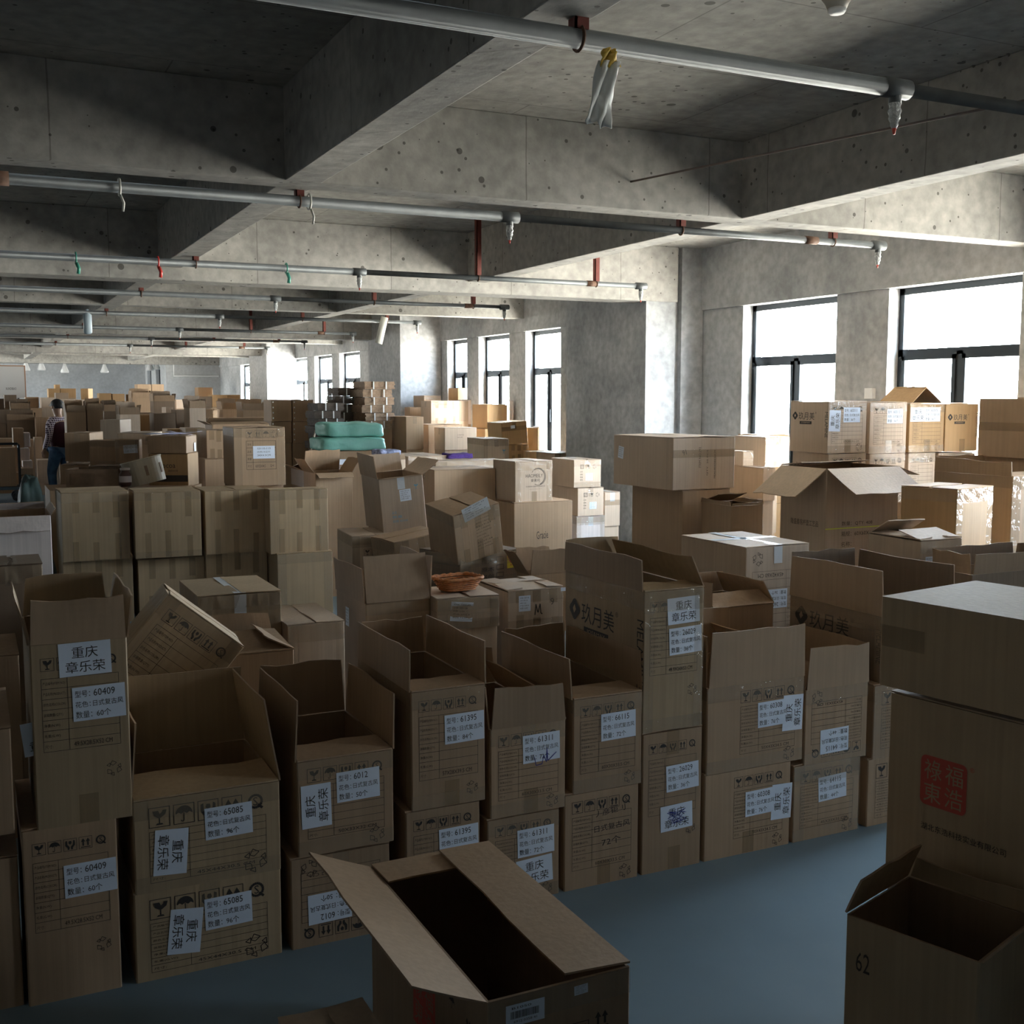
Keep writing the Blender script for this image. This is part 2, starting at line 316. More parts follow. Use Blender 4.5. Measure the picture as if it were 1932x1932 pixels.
def art_plain(w, h, which):
    A = Art()
    if which == 'icons':
        s = min(w, h) * 0.14
        for i, kd in enumerate(('glass', 'up', 'umbrella', 'recycle')): icon(A, kd, w * 0.24 + i * w * 0.16, h * 0.83, s, 1, True)
        fx, fy, fw, fh = w * 0.24, h * 0.28, w * 0.58, h * 0.50
        A.frame(fx, fy, fw, fh, 0.003, 1); A.rect(fx + fw * 0.22, fy, 0.003, fh, 1)
        for i in (1, 2, 3): A.rect(fx, fy + fh * i / 4, fw, 0.003, 1)
        for i, s_ in enumerate(('尺寸', '数量', '品名', '货号')): A.text(s_, fx + fw * 0.04, fy + fh * (i / 4 + 0.08), fh * 0.08, fw * 0.13, 0, 1)
        A.text('60X50X44.5', fx + fw * 0.3, fy + fh * 0.07, fh * 0.1, fw * 0.34, 0, 1); A.text('Q=4', fx + fw * 0.8, fy + fh * 0.07, fh * 0.1, fw * 0.12, 0, 1)
    elif which == 'hao':
        A.text('HAOMEILY', w * 0.28, h * 0.60, h * 0.09, w * 0.46, 0, 0); A.text('豪美利', w * 0.42, h * 0.49, h * 0.08, w * 0.24, 0, 0)
        A.stroke(arc(w * 0.62, h * 0.62, w * 0.2, 150, -120, 26), w * 0.012, 1); A.stroke(arc(w * 0.60, h * 0.62, w * 0.19, 120, -70, 20), w * 0.018, 1)
        A.text('天津豪美利国际商贸有限公司', w * 0.28, h * 0.36, h * 0.035, w * 0.52, 0, 0); A.text('www.haomeily.com.cn', w * 0.38, h * 0.30, h * 0.02, w * 0.34, 0, 1)
    elif which == 'n27':
        s = h * 0.17; icon(A, 'num', w * 0.22, h * 0.68, s, 0, False); A.text('27', w * 0.22 + s * 0.22, h * 0.68 + s * 0.28, s * 0.44, s * 0.56, 0, 0)
        icon(A, 'glass', w * 0.46, h * 0.68, s, 0, False); icon(A, 'recycle', w * 0.68, h * 0.68, s, 0, False)
        for i in range(4): A.text(('名称', '规格', '数量', '颜色')[i], w * 0.22, h * (0.55 - 0.1 * i), h * 0.055, w * 0.1, 0, 0)
    elif which == 'n257':
        s = h * 0.24; icon(A, 'num', w * 0.35, h * 0.1, s, 0, False); A.text('257', w * 0.35 + s * 0.2, h * 0.1 + s * 0.3, s * 0.4, s * 0.6, 0, 0)
    elif which == 'n20':
        s = h * 0.24; icon(A, 'num', w * 0.2, h * 0.5, s, 0, False); A.text('20', w * 0.2 + s * 0.25, h * 0.5 + s * 0.3, s * 0.4, s * 0.5, 0, 0)
        A.text('XL·C', w * 0.5, h * 0.52, h * 0.2, w * 0.35, 0, 0)
    elif which == 'cocoa':
        A.text('V.cocoa', w * 0.12, h * 0.58, h * 0.16, w * 0.56, 0, 0); A.text('高端家居生活馆', w * 0.5, h * 0.46, h * 0.06, w * 0.24, 0, 0); A.rect(0.004, h * 0.15, w - 0.008, h * 0.2, 0)
    elif which == 'dims':
        A.text('ITEM NO:292', w * 0.44, h * 0.42, h * 0.05, h * 0.4, math.pi / 2, 1); A.text('QTY  20 PCS', w * 0.56, h * 0.26, h * 0.04, h * 0.5, math.pi / 2, 1)
        A.text('MEAS:83X58X50CM', w * 0.68, h * 0.2, h * 0.04, h * 0.55, math.pi / 2, 1); A.text('91', w * 0.16, h * 0.66, h * 0.1, w * 0.06, 0.3, 1)
    elif which == 'dimleft':
        A.text('MEDUSA KUSTOM', w * 0.35, h * 0.55, h * 0.05, w * 0.5, 0, 1); A.text('50 X 60 X 60', w * 0.35, h * 0.4, h * 0.05, w * 0.5, 0, 1)
    elif which == 'sixty':
        A.text('数量：QTY: 408', w * 0.22, h * 0.725, h * 0.022, w * 0.42, 0, 1); A.text('箱规：60X60X60CM', w * 0.22, h * 0.675, h * 0.024, w * 0.52, 0, 1); A.text('名称：', w * 0.22, h * 0.625, h * 0.024, w * 0.14, 0, 1)
    elif which == 'craft': A.text('隆盛鑫铭杯壶工艺品', w * 0.25, h * 0.72, h * 0.028, w * 0.6, 0, 1)
    elif which == 'M9':
        A.stroke([(w * (0.48 + 0.15 * a), h * (0.35 + 0.3 * b)) for a, b in ((0, 0), (.12, .95), (.3, .3), (.38, .2), (.62, .95), (.72, .1), (.9, .05))], 0.006, 0)
        A.text('9', w * 0.76, h * 0.58, h * 0.18, None, 0, 0)
    elif which == 'hand':
        A.text('丿彦钜刂', w * 0.42, h * 0.72, h * 0.07, w * 0.4, 0.08, 0); A.text('日式复古风', w * 0.4, h * 0.56, h * 0.07, w * 0.48, 0.04, 0); A.text('72个', w * 0.5, h * 0.40, h * 0.08, w * 0.26, 0.06, 0)
    elif which == 'script': A.text('Gracie', w * 0.38, h * 0.62, h * 0.08, w * 0.2, 0.05, 1); A.text('2层', w * 0.55, h * 0.32, h * 0.09, w * 0.12, 0, 1)
    elif which == 'panda':
        for i, s_ in enumerate(('橡木', '原木', '融创')): A.text(s_, w * 0.32, h * (0.66 - 0.24 * i), h * 0.15, w * 0.2, 0, 0)
        for i in range(3): A.frame(w * 0.56, h * (0.7 - 0.25 * i), w * 0.12, h * 0.16, 0.004, 1)
        A.rect(w * 0.74, h * 0.45, w * 0.13, h * 0.4, 3); A.rect(w * 0.75, h * 0.77, w * 0.11, h * 0.06, 4, 1); icon(A, 'glass', w * 0.75, h * 0.5, w * 0.11, 4, False)
    elif which == 'list':
        q = random.Random(5)
        for i in range(11): A.text(('D-21-17(300)', 'Q-5X-13(20)', 'JI-01-13(16)', '33-17-24', 'JZ-14(20)')[i % 5], w * 0.46, h * (0.84 - 0.066 * i), h * 0.03, w * q.uniform(0.2, 0.34), 0.1, 0)
    elif which == 'bluecup':
        icon(A, 'glass', w * 0.76, h * 0.74, w * 0.14, 5, False)
        for i in range(3): A.text(('品名', '数量', '规格 45X40')[i], w * 0.24, h * (0.33 - 0.08 * i), h * 0.05, w * (0.1 + 0.12 * i), 0, 5)
    elif which == 'cup': icon(A, 'glass', w * 0.7, h * 0.45, w * 0.2, 5, False)
    elif which == 'small': A.text('L=30-PCS', w * 0.4, h * 0.66, h * 0.05, w * 0.2, 0, 1); A.text('N.W 12KG', w * 0.4, h * 0.55, h * 0.05, w * 0.16, 0, 1)
    elif which == 'sixtytwo': A.text('62', w * 0.09, h * 0.80, h * 0.075, w * 0.11, 0, 1)
    elif which == 'seal':
        s = 0.128; x, y = w * 0.13, h * 0.45; n = 24; r_ = s * 0.12
        A.poly([(x + r_, y), (x + s - r_, y)] + arc(x + s - r_, y + r_, r_, -90, 0, 4) + arc(x + s - r_, y + s - r_, r_, 0, 90, 4) + arc(x + r_, y + s - r_, r_, 90, 180, 4) + arc(x + r_, y + r_, r_, 180, 270, 4), 4)
        for i, ch in enumerate('祿福東浩'): A.text(ch, x + s * (0.27 + 0.46 * (i % 2)), y + s * (0.73 - 0.46 * (i // 2)), s * 0.40, s * 0.38, 0, 2, 1, 'c')
        A.text('®', x + s * 1.05, y + s * 0.9, 0.012, None, 0, 4); A.text('湖北东浩科技实业有限公司', x + 0.006, y - 0.065, 0.018, 0.23, 0, 0)
        icon(A, 'glass', x + 0.33, y + 0.15, 0.05, 1, True); icon(A, 'up', x + 0.40, y + 0.15, 0.05, 1, True)
    elif which == 'fore':
        icon(A, 'up', w * 0.72, h * 0.74, 0.05, 1, False); icon(A, 'glass', w * 0.56, h * 0.70, 0.05, 1, True)
    elif which == 'foreside':
        s = 0.15; x, y = w * 0.42, h * 0.45; A.rect(x, y, s, s, 4)
        for i, ch in enumerate('祿福東浩'): A.text(ch, x + s * (0.27 + 0.46 * (i % 2)), y + s * (0.73 - 0.46 * (i // 2)), s * 0.40, s * 0.38, 0, 2, 1, 'c')
        icon(A, 'umbrella', w * 0.72, h * 0.76, 0.04, 1, False); icon(A, 'up', w * 0.84, h * 0.74, 0.045, 1, False)
    elif which == 'joetop': A.merge(art_joe_side(w, h), 0, 0)
    elif which == 'joeinv': A.merge(art_joe_side(w, h), w, h, math.pi)
    return A

# ---------------------------------------------------------------- cartons
class Box:
    """one corrugated carton: geometry of its four sides with a gentle bulge"""
    def __init__(s, w, d, h, seed, bul=0.003, taper=0):
        s.w, s.d, s.h = w, d, h; q = random.Random(seed); s.A = {k: bul * q.uniform(-0.3, 1) for k in 'FBLR'}; s.q = q; s.taper = taper
    def dim(s, f): return s.w if f in 'FB' else s.d
    def bulge(s, f, u, v):
        a = min(max(u / s.dim(f), 0), 1); b = min(max(v / s.h, 0), 1)
        return s.A[f] * math.sin(math.pi * a) * math.sin(math.pi * b)
    def pt(s, f, u, v, off=0.0):
        w, d = s.w / 2, s.d / 2; o = s.bulge(f, u, v) + off
        if f == 'F': return (-w + u, -d - o, v)
        if f == 'B': return (w - u, d + o, v)
        if f == 'L': return (-w - o, d - u, v)
        if f == 'R': return (w + o, -d + u, v)
        if f == 'T': return (-w + u, -d + v, s.h + off)
def body_mesh(B, closed, n=4, m=4, t=0.006, ch=0.004):
    per = []
    for f in 'FRBL':
        D = B.dim(f)
        for i in range(n + 1): per.append((f, ch + (D - 2 * ch) * i / n))
    vs, fs, mi = [], [], []; P = len(per)
    def ring(off, v, inset=0):
        for f, u in per: vs.append(B.pt(f, u, v, off))
    levels = [0.0] + [B.h * j / m for j in range(1, m)] + [B.h]
    for v in levels: ring(0, v)
    nl = len(levels)
    for j in range(nl - 1):
        for i in range(P): fs.append((j * P + i, j * P + (i + 1) % P, (j + 1) * P + (i + 1) % P, (j + 1) * P + i)); mi.append(0)
    fs.append(tuple(range(P))[::-1]); mi.append(0)
    if closed:
        fs.append(tuple((nl - 1) * P + i for i in range(P))); mi.append(0)
    else:
        b = len(vs)
        for v in levels[::-1]: ring(-t, v if v > 0 else 0.012)
        for i in range(P): fs.append(((nl - 1) * P + i, (nl - 1) * P + (i + 1) % P, b + (i + 1) % P, b + i)); mi.append(1)
        for j in range(nl - 1):
            for i in range(P): fs.append((b + j * P + i, b + j * P + (i + 1) % P, b + (j + 1) * P + (i + 1) % P, b + (j + 1) * P + i)); mi.append(1)
        fs.append(tuple(b + (nl - 1) * P + i for i in range(P))); mi.append(1)
    return vs, fs, mi
def lay(B, f, A, x, y, rot, off, flip=None):
    """artwork on side f with its origin at (x, y)"""
    c, q = math.cos(rot), math.sin(rot)
    return [B.pt(f, x + a * c - b * q, y + a * q + b * c, off + 0.0005 * l) for (a, b), l in zip(A.v, A.l)]
def flap_obj(B, f, ang, L, parent, km, q, t=0.005, bend=None, wmul=1.0, tear=0, label=None, lift=0.0):
    D = (B.dim(f) - 0.006) * wmul; ni, nj = 5, 6; bend = q.uniform(-14, 14) if bend is None else bend
    if ang < 25 or (ang > 160 and bend is None): bend *= 0.3
    a = R(ang); x = y = 0.0; prof = [(0, 0)]; norm = []
    for j in range(nj):
        aa = a + R(bend) * (j / nj); x += math.cos(aa) * L / nj; y += math.sin(aa) * L / nj; prof.append((x, y))
    vs = []
    tp = 0.004 + 0.01 * q.random(); wav = q.uniform(-0.004, 0.004)
    tr = [q.uniform(-0.01, 0.002) * (1 + 4 * tear) for _ in range(ni + 1)]
    for side in (0, 1):
        for j, (px_, py_) in enumerate(prof):
            aa = a + R(bend) * (j / nj); nx, ny = -math.sin(aa) * t * side, math.cos(aa) * t * side
            for i in range(ni + 1):
                u = i / ni; sh = tp * j / nj; uu = sh + (D - 2 * sh) * u
                ex = tr[i] if j == nj else 0; wv = wav * math.sin(math.pi * 2 * u) * j / nj
                inn = px_ + nx + ex * math.cos(aa) - wv * math.sin(aa); upp = py_ + ny + ex * math.sin(aa) + wv * math.cos(aa)
                inn -= 0.001
                u0 = (B.dim(f) - D) / 2 + uu
                p = B.pt(f, u0, B.h); base = {'F': (0, 1), 'B': (0, -1), 'L': (1, 0), 'R': (-1, 0)}[f]
                vs.append((p[0] + base[0] * inn, p[1] + base[1] * inn, B.h + 0.002 + upp + lift))
    K = ni + 1; H_ = (nj + 1) * K; fs, mi = [], []
    for j in range(nj):
        for i in range(ni):
            q0 = j * K + i; fs.append((q0, q0 + K, q0 + K + 1, q0 + 1)); mi.append(0)
            fs.append((H_ + q0, H_ + q0 + 1, H_ + q0 + K + 1, H_ + q0 + K)); mi.append(1)
    for i in range(ni):
        fs.append((i, i + 1, H_ + i + 1, H_ + i)); mi.append(1); z = nj * K + i; fs.append((z, H_ + z, H_ + z + 1, z + 1)); mi.append(1)
    for j in range(nj):
        z = j * K; fs.append((z, H_ + z, H_ + z + K, z + K)); mi.append(1); z = j * K + ni; fs.append((z, z + K, H_ + z + K, H_ + z)); mi.append(1)
    # side index 1 is the face turned upward/outward of the hinge normal: inner board face for raised flaps
    o = link('flap', mesh('flap', vs, fs, [k if ang < 60 else k for k in mi]), parent, [km, INNER] if ang >= 60 else [INNER, km])
    if label: o['label'] = label
    return o
def strip(B, f, u0, v0, u1, v1, parent, m, off=0.0012, name='packing_tape'):
    """a tape strip on side f between two corners, folded over the top edge when v1 > h"""
    A = Art(); A.rect(u0, v0, u1 - u0, min(v1, B.h) - v0)
    vs = lay(B, f, A, 0, 0, 0, off); fs = list(A.f)
    return link(name, mesh(name, vs, fs), parent, [m])
n_carton = 0
def carton(label, x, y, z, rot, w, d, h, mt='a', flaps=None, fl=None, F=None, L=None, dims='57X28X39.5 CM', labels=(), tapes='', group=None, cat='box', rx=0, ry=0,
           lod=1, bul=0.004, seed=None, bend=None, tear=0, name='cardboard_box', far=False):
    global n_carton; n_carton += 1; seed = seed or n_carton; q = random.Random(seed * 7 + 1); km = KRAFT[mt]
    B = Box(w, d, h, seed, bul)
    closed = not flaps
    mats = [km, INNER, INK, INK2, km, YEL, INKR, INKC]   # art slots 0 black,1 faded,2 board,3 yellow,4 red,5 pale blue
    vs, fs, mi = body_mesh(B, closed and True, 2 if lod == 0 else 4, 2 if lod == 0 else 4)
    for f, st in (('F', F), ('L', L)):
        if not st: continue
        D = B.dim(f)
        if st in ('joe', 'joehand'):
            A = art_joe_front(D, h, dims)
            if st == 'joehand': A.merge(art_plain(D, h, 'hand'), 0, 0)
        elif st == 'joer': A = Art(); A.merge(art_joe_front(D * 0.72, h, dims), D * 0.26, 0)
        elif st == 'joeside': A = art_joe_side(D, h)
        elif st == 'joe180':
            A0 = art_joe_front(D, h, dims); A = Art(); A.merge(A0, D, h, math.pi)
        elif st == 'logo': A = art_joe_side(D, h)
        else: A = art_plain(D, h, st)
        n = len(vs); vs += lay(B, f, A, 0, 0, 0, 0.0010); fs += [tuple(i + n for i in g) for g in A.f]; mi += [k + 2 for k in A.m]
    if lod == 0 and not flaps and not labels and not tapes:
        me = mesh('cardboard_box', vs, fs, mi)
        o = link(name, me, None, mats); o.location = (x, y, z); o.rotation_euler = (rx, ry, rot)
        return tag(o, label, cat, group)
    root = empty(name, (x, y, z), rot, rx, ry); tag(root, label, cat, group)
    link('body', mesh('body', vs, fs, mi), root, mats)
    Ls = fl or min(w, d) / 2
    if flaps:
        for f, a in flaps.items():
            LL = Ls
            if isinstance(a, tuple): a, LL = a
            flap_obj(B, f, a, LL, root, km, q, bend=bend, tear=tear, lift=0.006 if (a < 12 and f in 'LR' and ('F' in flaps or 'B' in flaps)) else 0)
    elif lod > 0:
        a, b = ('L', 'R') if d >= w else ('F', 'B'); D = (w if d >= w else d) / 2 - 0.003
        for f in (a, b): flap_obj(B, f, q.uniform(0, 1.2), D, root, km, q, bend=q.uniform(-1, 2), t=0.004)
    for lb in labels:
        f, u, v, rt, kd, ar = lb[:6]; A, lw, lh = art_label(kd, ar); rt = R(rt)
        if f == 'T': pass
        cx, cy = lw / 2, lh / 2; ox = u - (cx * math.cos(rt) - cy * math.sin(rt)); oy = v - (cx * math.sin(rt) + cy * math.cos(rt))
        me = mesh('paper_label', lay(B, f, A, ox, oy, rt, 0.0030 if f == 'T' else 0.0018), A.f, A.m)
        pm = PAPER2 if (len(lb) > 6 and lb[6] == 'g') else PAPER
        link('paper_label', me, root, [pm, INK, INKB])
    tw = 0.055
    for c_ in tapes.split():
        # t: seam tape with drop, x: cross strips on front, e: glossy wrap on the front edges, b: low strips
        if c_ in ('t', 'tb', 'tw'):
            m_ = {'t': TAPE, 'tb': TAPEB, 'tw': TAPEW}[c_]
            if d >= w:
                strip(B, 'F', w / 2 - tw / 2, h - min(0.09, h * .3), w / 2 + tw / 2, h, root, m_)
                if closed: link('packing_tape', mesh('packing_tape', [(-tw / 2, -d / 2 - .001, h + .0085), (tw / 2, -d / 2 - .001, h + .0085), (tw / 2, d / 2, h + .0085), (-tw / 2, d / 2, h + .0085)], [(0, 1, 2, 3)]), root, [m_])
            else:
                strip(B, 'L', d / 2 - tw / 2, h - min(0.09, h * .3), d / 2 + tw / 2, h, root, m_)
                if closed: link('packing_tape', mesh('packing_tape', [(-w / 2 - .001, -tw / 2, h + .0085), (w / 2, -tw / 2, h + .0085), (w / 2, tw / 2, h + .0085), (-w / 2 - .001, tw / 2, h + .0085)], [(0, 1, 2, 3)]), root, [m_])
        elif c_ == 'b': strip(B, 'F', w * 0.44, 0.002, w * 0.44 + tw, min(0.09, h * .3), root, TAPEB)
        elif c_ == 'v':
            for u in (0.15, 0.45, 0.78): strip(B, 'F', w * u, 0.002, w * u + 0.045, h * q.uniform(0.25, 0.42), root, TAPEB)
            for u in (0.2, 0.5, 0.8): strip(B, 'F', w * u - .02, h * q.uniform(0.6, 0.72), w * u + 0.03, h, root, TAPEB)
        elif c_ == 'h': strip(B, 'F', 0, h * 0.62, w, h * 0.62 + tw, root, TAPEB)
        elif c_ == 'hl': strip(B, 'L', 0, h * 0.45, d, h * 0.45 + tw, root, TAPEB)
        elif c_ == 'e':
            strip(B, 'F', 0, h - 0.06, w, h, root, TAPE); strip(B, 'F', 0, 0.0, w, 0.05, root, TAPE)
        elif c_ == 'p': strip(B, 'L', 0, h * 0.45, 0.13, h * 0.45 + tw, root, TAPEB)
        elif c_ == 'E':
            strip(B, 'F', 0, 0, w * 0.16, h, root, TAPE, 0.002); strip(B, 'F', w * 0.84, 0, w, h, root, TAPE, 0.002); strip(B, 'F', 0, h - 0.08, w, h, root, TAPE, 0.0028); strip(B, 'L', 0, h - 0.07, d, h, root, TAPE)
        elif c_ == 'L': strip(B, 'L', 0, h - 0.05, d, h, root, TAPE); strip(B, 'L', d - 0.05, 0, d, h, root, TAPE, 0.002)
        elif c_ == 'X':
            for s_ in ((-w / 2, -tw / 2, w / 2, tw / 2), (-tw / 2, -d / 2, tw / 2, d / 2)):
                link('packing_tape', mesh('packing_tape', [(s_[0], s_[1], h + .009), (s_[2], s_[1], h + .009), (s_[2], s_[3], h + .009), (s_[0], s_[3], h + .009)], [(0, 1, 2, 3)]), root, [TAPEW])
        elif c_ == 'y': strip(B, 'F', 0, h * 0.712, w, h * 0.712 + 0.007, root, mat('yellow_strapping', (0.7, 0.75, 0.1), 0.4), name='strap')
        elif c_ == 'st':
            for j in range(4):
                strip(B, 'F', 0.015, h * (0.12 + 0.25 * j), 0.03, h * (0.12 + 0.25 * j) + 0.02, root, mat('staple_steel', (0.7, 0.7, 0.7), 0.3, 0.8), name='staple')
    return root

# ---------------------------------------------------------------- the building
CONC = concrete('board_formed_concrete', (0.31, 0.30, 0.285), (0.53, 0.51, 0.475), 0.9, stain=0.6, seams=0.6)
CONCS = concrete('slab_concrete', (0.29, 0.28, 0.26), (0.47, 0.45, 0.41), 0.8, stain=0.6, lines=0.7)
PLAST = concrete('cement_render', (0.31, 0.32, 0.33), (0.56, 0.565, 0.57), 1.2, pits=False, stain=0.6)
FARW = concrete('pale_render', (0.44, 0.45, 0.46), (0.60, 0.61, 0.62), 0.9, pits=False, stain=0.3)
def floor_mat():
    m = mat('blue_floor_paint', (0.19, 0.265, 0.315), 0.42, var=0.12, scale=1.3, detail=8); t = m.node_tree; b = t.nodes['Principled BSDF']
    n = t.nodes.new('ShaderNodeTexNoise'); n.inputs['Scale'].default_value = 3; n.inputs['Detail'].default_value = 7
    g = t.nodes.new('ShaderNodeNewGeometry'); t.links.new(g.outputs['Position'], n.inputs['Vector'])
    r = t.nodes.new('ShaderNodeMapRange'); r.inputs[3].default_value = 0.3; r.inputs[4].default_value = 0.6
    t.links.new(n.outputs[0], r.inputs[0]); t.links.new(r.outputs[0], b.inputs['Roughness']); return m
def struct(name, boxes, m, bevel=0):
    b = MB()
    for q in boxes: b.box(*q)
    return tag(b.build(name, m, bevel=bevel), kind='structure')
XL, XR, YB, YF, ZS = -9.0, 6.97, -7.0, 39.6, 3.34
struct('floor', [(XL - .3, YB - .3, -0.2, XR + .3, YF + 9, 0)], floor_mat())
struct('ceiling', [(XL - .3, YB - .3, ZS, XR + .3, YF + 9, ZS + 0.16)], CONCS)
for i in range(8):
    x = 1.48 + 2.815 * (i - 6)
    struct('ceiling_beam', [(x, YB, 2.885, x + 0.19, YF, ZS)], CONC, 0.006)
for i in range(-2, 9):
    y = 5.70 + 4.2 * i
    if i % 2 == 0: struct('ceiling_beam', [(XL, y, 2.884, XR, y + 0.2, ZS)], CONC, 0.006)
    else: struct('ceiling_beam', [(XL, y - 0.02 + (0.33 if i == 3 else 0), 2.78, 6.66 if i < 2 else XR, y + 0.3 + (0.33 if i == 3 else 0), ZS)], CONC, 0.008)
struct('column', [(6.286, 9.9, 0, 6.64, 11.6, ZS), (6.64, 9.97, 0, 6.72, 11.6, ZS), (6.72, 9.9, 0, XR + .02, 11.6, ZS)], PLAST)
struct('column', [(6.286, 17.2, 0, XR + .02, 18.8, ZS)], PLAST)
struct('column', [(6.286, 26.2, 0, XR + .02, 28.0, ZS)], PLAST)
for y in (1.5, -6.9): struct('column', [(6.286, y, 0, XR + .02, y + 1.7, ZS)], PLAST)
# window wall: openings as Y intervals
OPEN = [(-0.4, 0.35), (3.75, 4.95), (5.92, 7.25), (7.88, 9.23), (13.08, 14.11), (14.64, 15.71), (16.15, 16.95), (21.48, 22.83), (23.38, 24.71), (25.32, 26.73), (28.9, 30.2), (31.0, 32.3)]  # first opening, behind the camera, is added and sized to light the foreground
SILL, LINT, TH = 0.92, 2.71, 0.26
bx = [(XR, YB, 0, XR + TH, YF, SILL), (XR, YB, LINT, XR + TH, YF, ZS)]
ys = [YB] + [v for o_ in OPEN for v in o_] + [YF]
for a, b in zip(ys[::2], ys[1::2]): bx.append((XR + 0.03, a, SILL, XR + TH, b, LINT))
struct('wall_right', bx, PLAST)
LO = ((27.5, 29.5), (31, 33), (34.5, 36.5), (37.3, 39.2))  # unseen left-wall windows, added to brighten the far wall
bx = [(XL - .3, YB, 0, XL, YF, SILL), (XL - .3, YB, LINT, XL, YF, ZS)]
ys = [YB] + [v for o_ in LO for v in o_] + [YF]
for a, b in zip(ys[::2], ys[1::2]): bx.append((XL - .3, a, SILL, XL, b, LINT))
struct('wall_left', bx, PLAST)
struct('wall_back', [(XL, YB - .3, 0, XR + TH, YB, ZS)], PLAST)
# far end: a long rendered wall, then a return with two tall windows and a nearer wall bay
FX = 5.40
struct('wall_far', [(XL, YF, 0, FX, YF + .25, ZS)], FARW)
FO = ((36.35, 37.25), (38.25, 39.15))
bx = [(FX, 35.45, 0, FX + .25, YF + .25, 0.9), (FX, 35.45, 2.75, FX + .25, YF + .25, ZS)]
ys = [35.45, FO[0][0], FO[0][1], FO[1][0], FO[1][1], YF + .25]
for a, b in zip(ys[::2], ys[1::2]): bx.append((FX, a, 0.9, FX + .25, b, 2.75))
struct('wall_far_return', bx, FARW)
struct('wall_far_right', [(FX, 35.2, 0, XR + TH, 35.45, ZS)], FARW)
FRAME = mat('dark_window_aluminium', (0.03, 0.038, 0.045), 0.35, 0.5)
def glass_mat():
    m = bpy.data.materials.new('window_glass'); m.use_nodes = True; t = m.node_tree; t.nodes.clear()
    o = t.nodes.new('ShaderNodeOutputMaterial'); tr = t.nodes.new('ShaderNodeBsdfTransparent'); gl = t.nodes.new('ShaderNodeBsdfGlossy'); mx = t.nodes.new('ShaderNodeMixShader')
    tr.inputs[0].default_value = (0.93, 0.96, 0.97, 1); gl.inputs['Roughness'].default_value = 0.02; fr = t.nodes.new('ShaderNodeLayerWeight'); pw = t.nodes.new('ShaderNodeMath'); pw.operation = 'POWER'; pw.inputs[1].default_value = 4; t.links.new(fr.outputs['Facing'], pw.inputs[0])
    sm = t.nodes.new('ShaderNodeMath'); sm.operation = 'MULTIPLY_ADD'; sm.inputs[1].default_value = 0.5; sm.inputs[2].default_value = 0.03; t.links.new(pw.outputs[0], sm.inputs[0]); t.links.new(sm.outputs[0], mx.inputs[0]); t.links.new(tr.outputs[0], mx.inputs[1]); t.links.new(gl.outputs[0], mx.inputs[2]); t.links.new(mx.outputs[0], o.inputs[0]); return m
GLASS = glass_mat()
def window(n, x, y0, y1, z0=SILL, z1=LINT, portal=True):
    f = MB(); t = 0.055; zt = z0 + (z1 - z0) * 0.70; ym = (y0 + y1) / 2; d = 0.06
    f.box(x, y0, z0, x + d, y0 + t, z1); f.box(x, y1 - t, z0, x + d, y1, z1); f.box(x, y0, z0, x + d, y1, z0 + t); f.box(x, y0, z1 - t, x + d, y1, z1)
    f.box(x, y0, zt - t / 2, x + d, y1, zt + t / 2); f.box(x, ym - t * .6, z0, x + d, ym + t * .6, zt)
    for a, b in ((y0 + t, ym - t * .6), (ym + t * .6, y1 - t)):
        s = 0.035
        f.box(x - .012, a, z0 + t, x + .03, a + s, zt - t / 2); f.box(x - .012, b - s, z0 + t, x + .03, b, zt - t / 2); f.box(x - .012, a, z0 + t, x + .03, b, z0 + t + s); f.box(x - .012, a, zt - t / 2 - s, x + .03, b, zt - t / 2)
    o = tag(f.build('window_%d' % n, FRAME), kind='structure')
    g = MB(); g.box(x + .028, y0 + t * .5, z0 + t * .5, x + .034, y1 - t * .5, z1 - t * .5); g.build('window_pane', GLASS, o)
    h = MB(); h.box(x - .03, ym - .05, z0 + .55, x - .01, ym - .025, z0 + .72); h.build('window_handle', FRAME, o)
    if portal:
        l = bpy.data.lights.new('daylight_portal', 'AREA'); l.shape = 'RECTANGLE'; l.size = z1 - z0; l.size_y = y1 - y0; l.cycles.is_portal = True
        lo = bpy.data.objects.new('daylight_portal', l); C.objects.link(lo); lo.location = (x + (.08 if x > 0 else -.04), (y0 + y1) / 2, (z0 + z1) / 2); lo.rotation_euler = (0, R(90 if x > 0 else -90), 0)
for i, (a, b) in enumerate(OPEN): window(i + 1, XR + 0.15, a, b)
for i, (a, b) in enumerate(FO): window(len(OPEN) + i + 1, FX + 0.1, a, b, 0.9, 2.75)
for i, (a, b) in enumerate(LO): window(len(OPEN) + 3 + i, XL - .2, a, b)
# white conduit outline on the near far-end wall
WH = mat('white_plastic', (0.8, 0.8, 0.8), 0.5)
for nm, a in (('left', ((5.52, 3.1), (5.52, 2.35))), ('low', ((5.52, 2.35), (6.92, 2.35))), ('right', ((6.18, 3.1), (6.18, 1.0)))): pass
b = MB(); b.tube([(5.62, 35.17, 3.05), (5.62, 35.17, 2.45), (7.4 - .45, 35.17, 2.45)], .03, 8); tag(b.build('wall_conduit', WH), 'white conduit line running along the pale far wall', 'pipe')

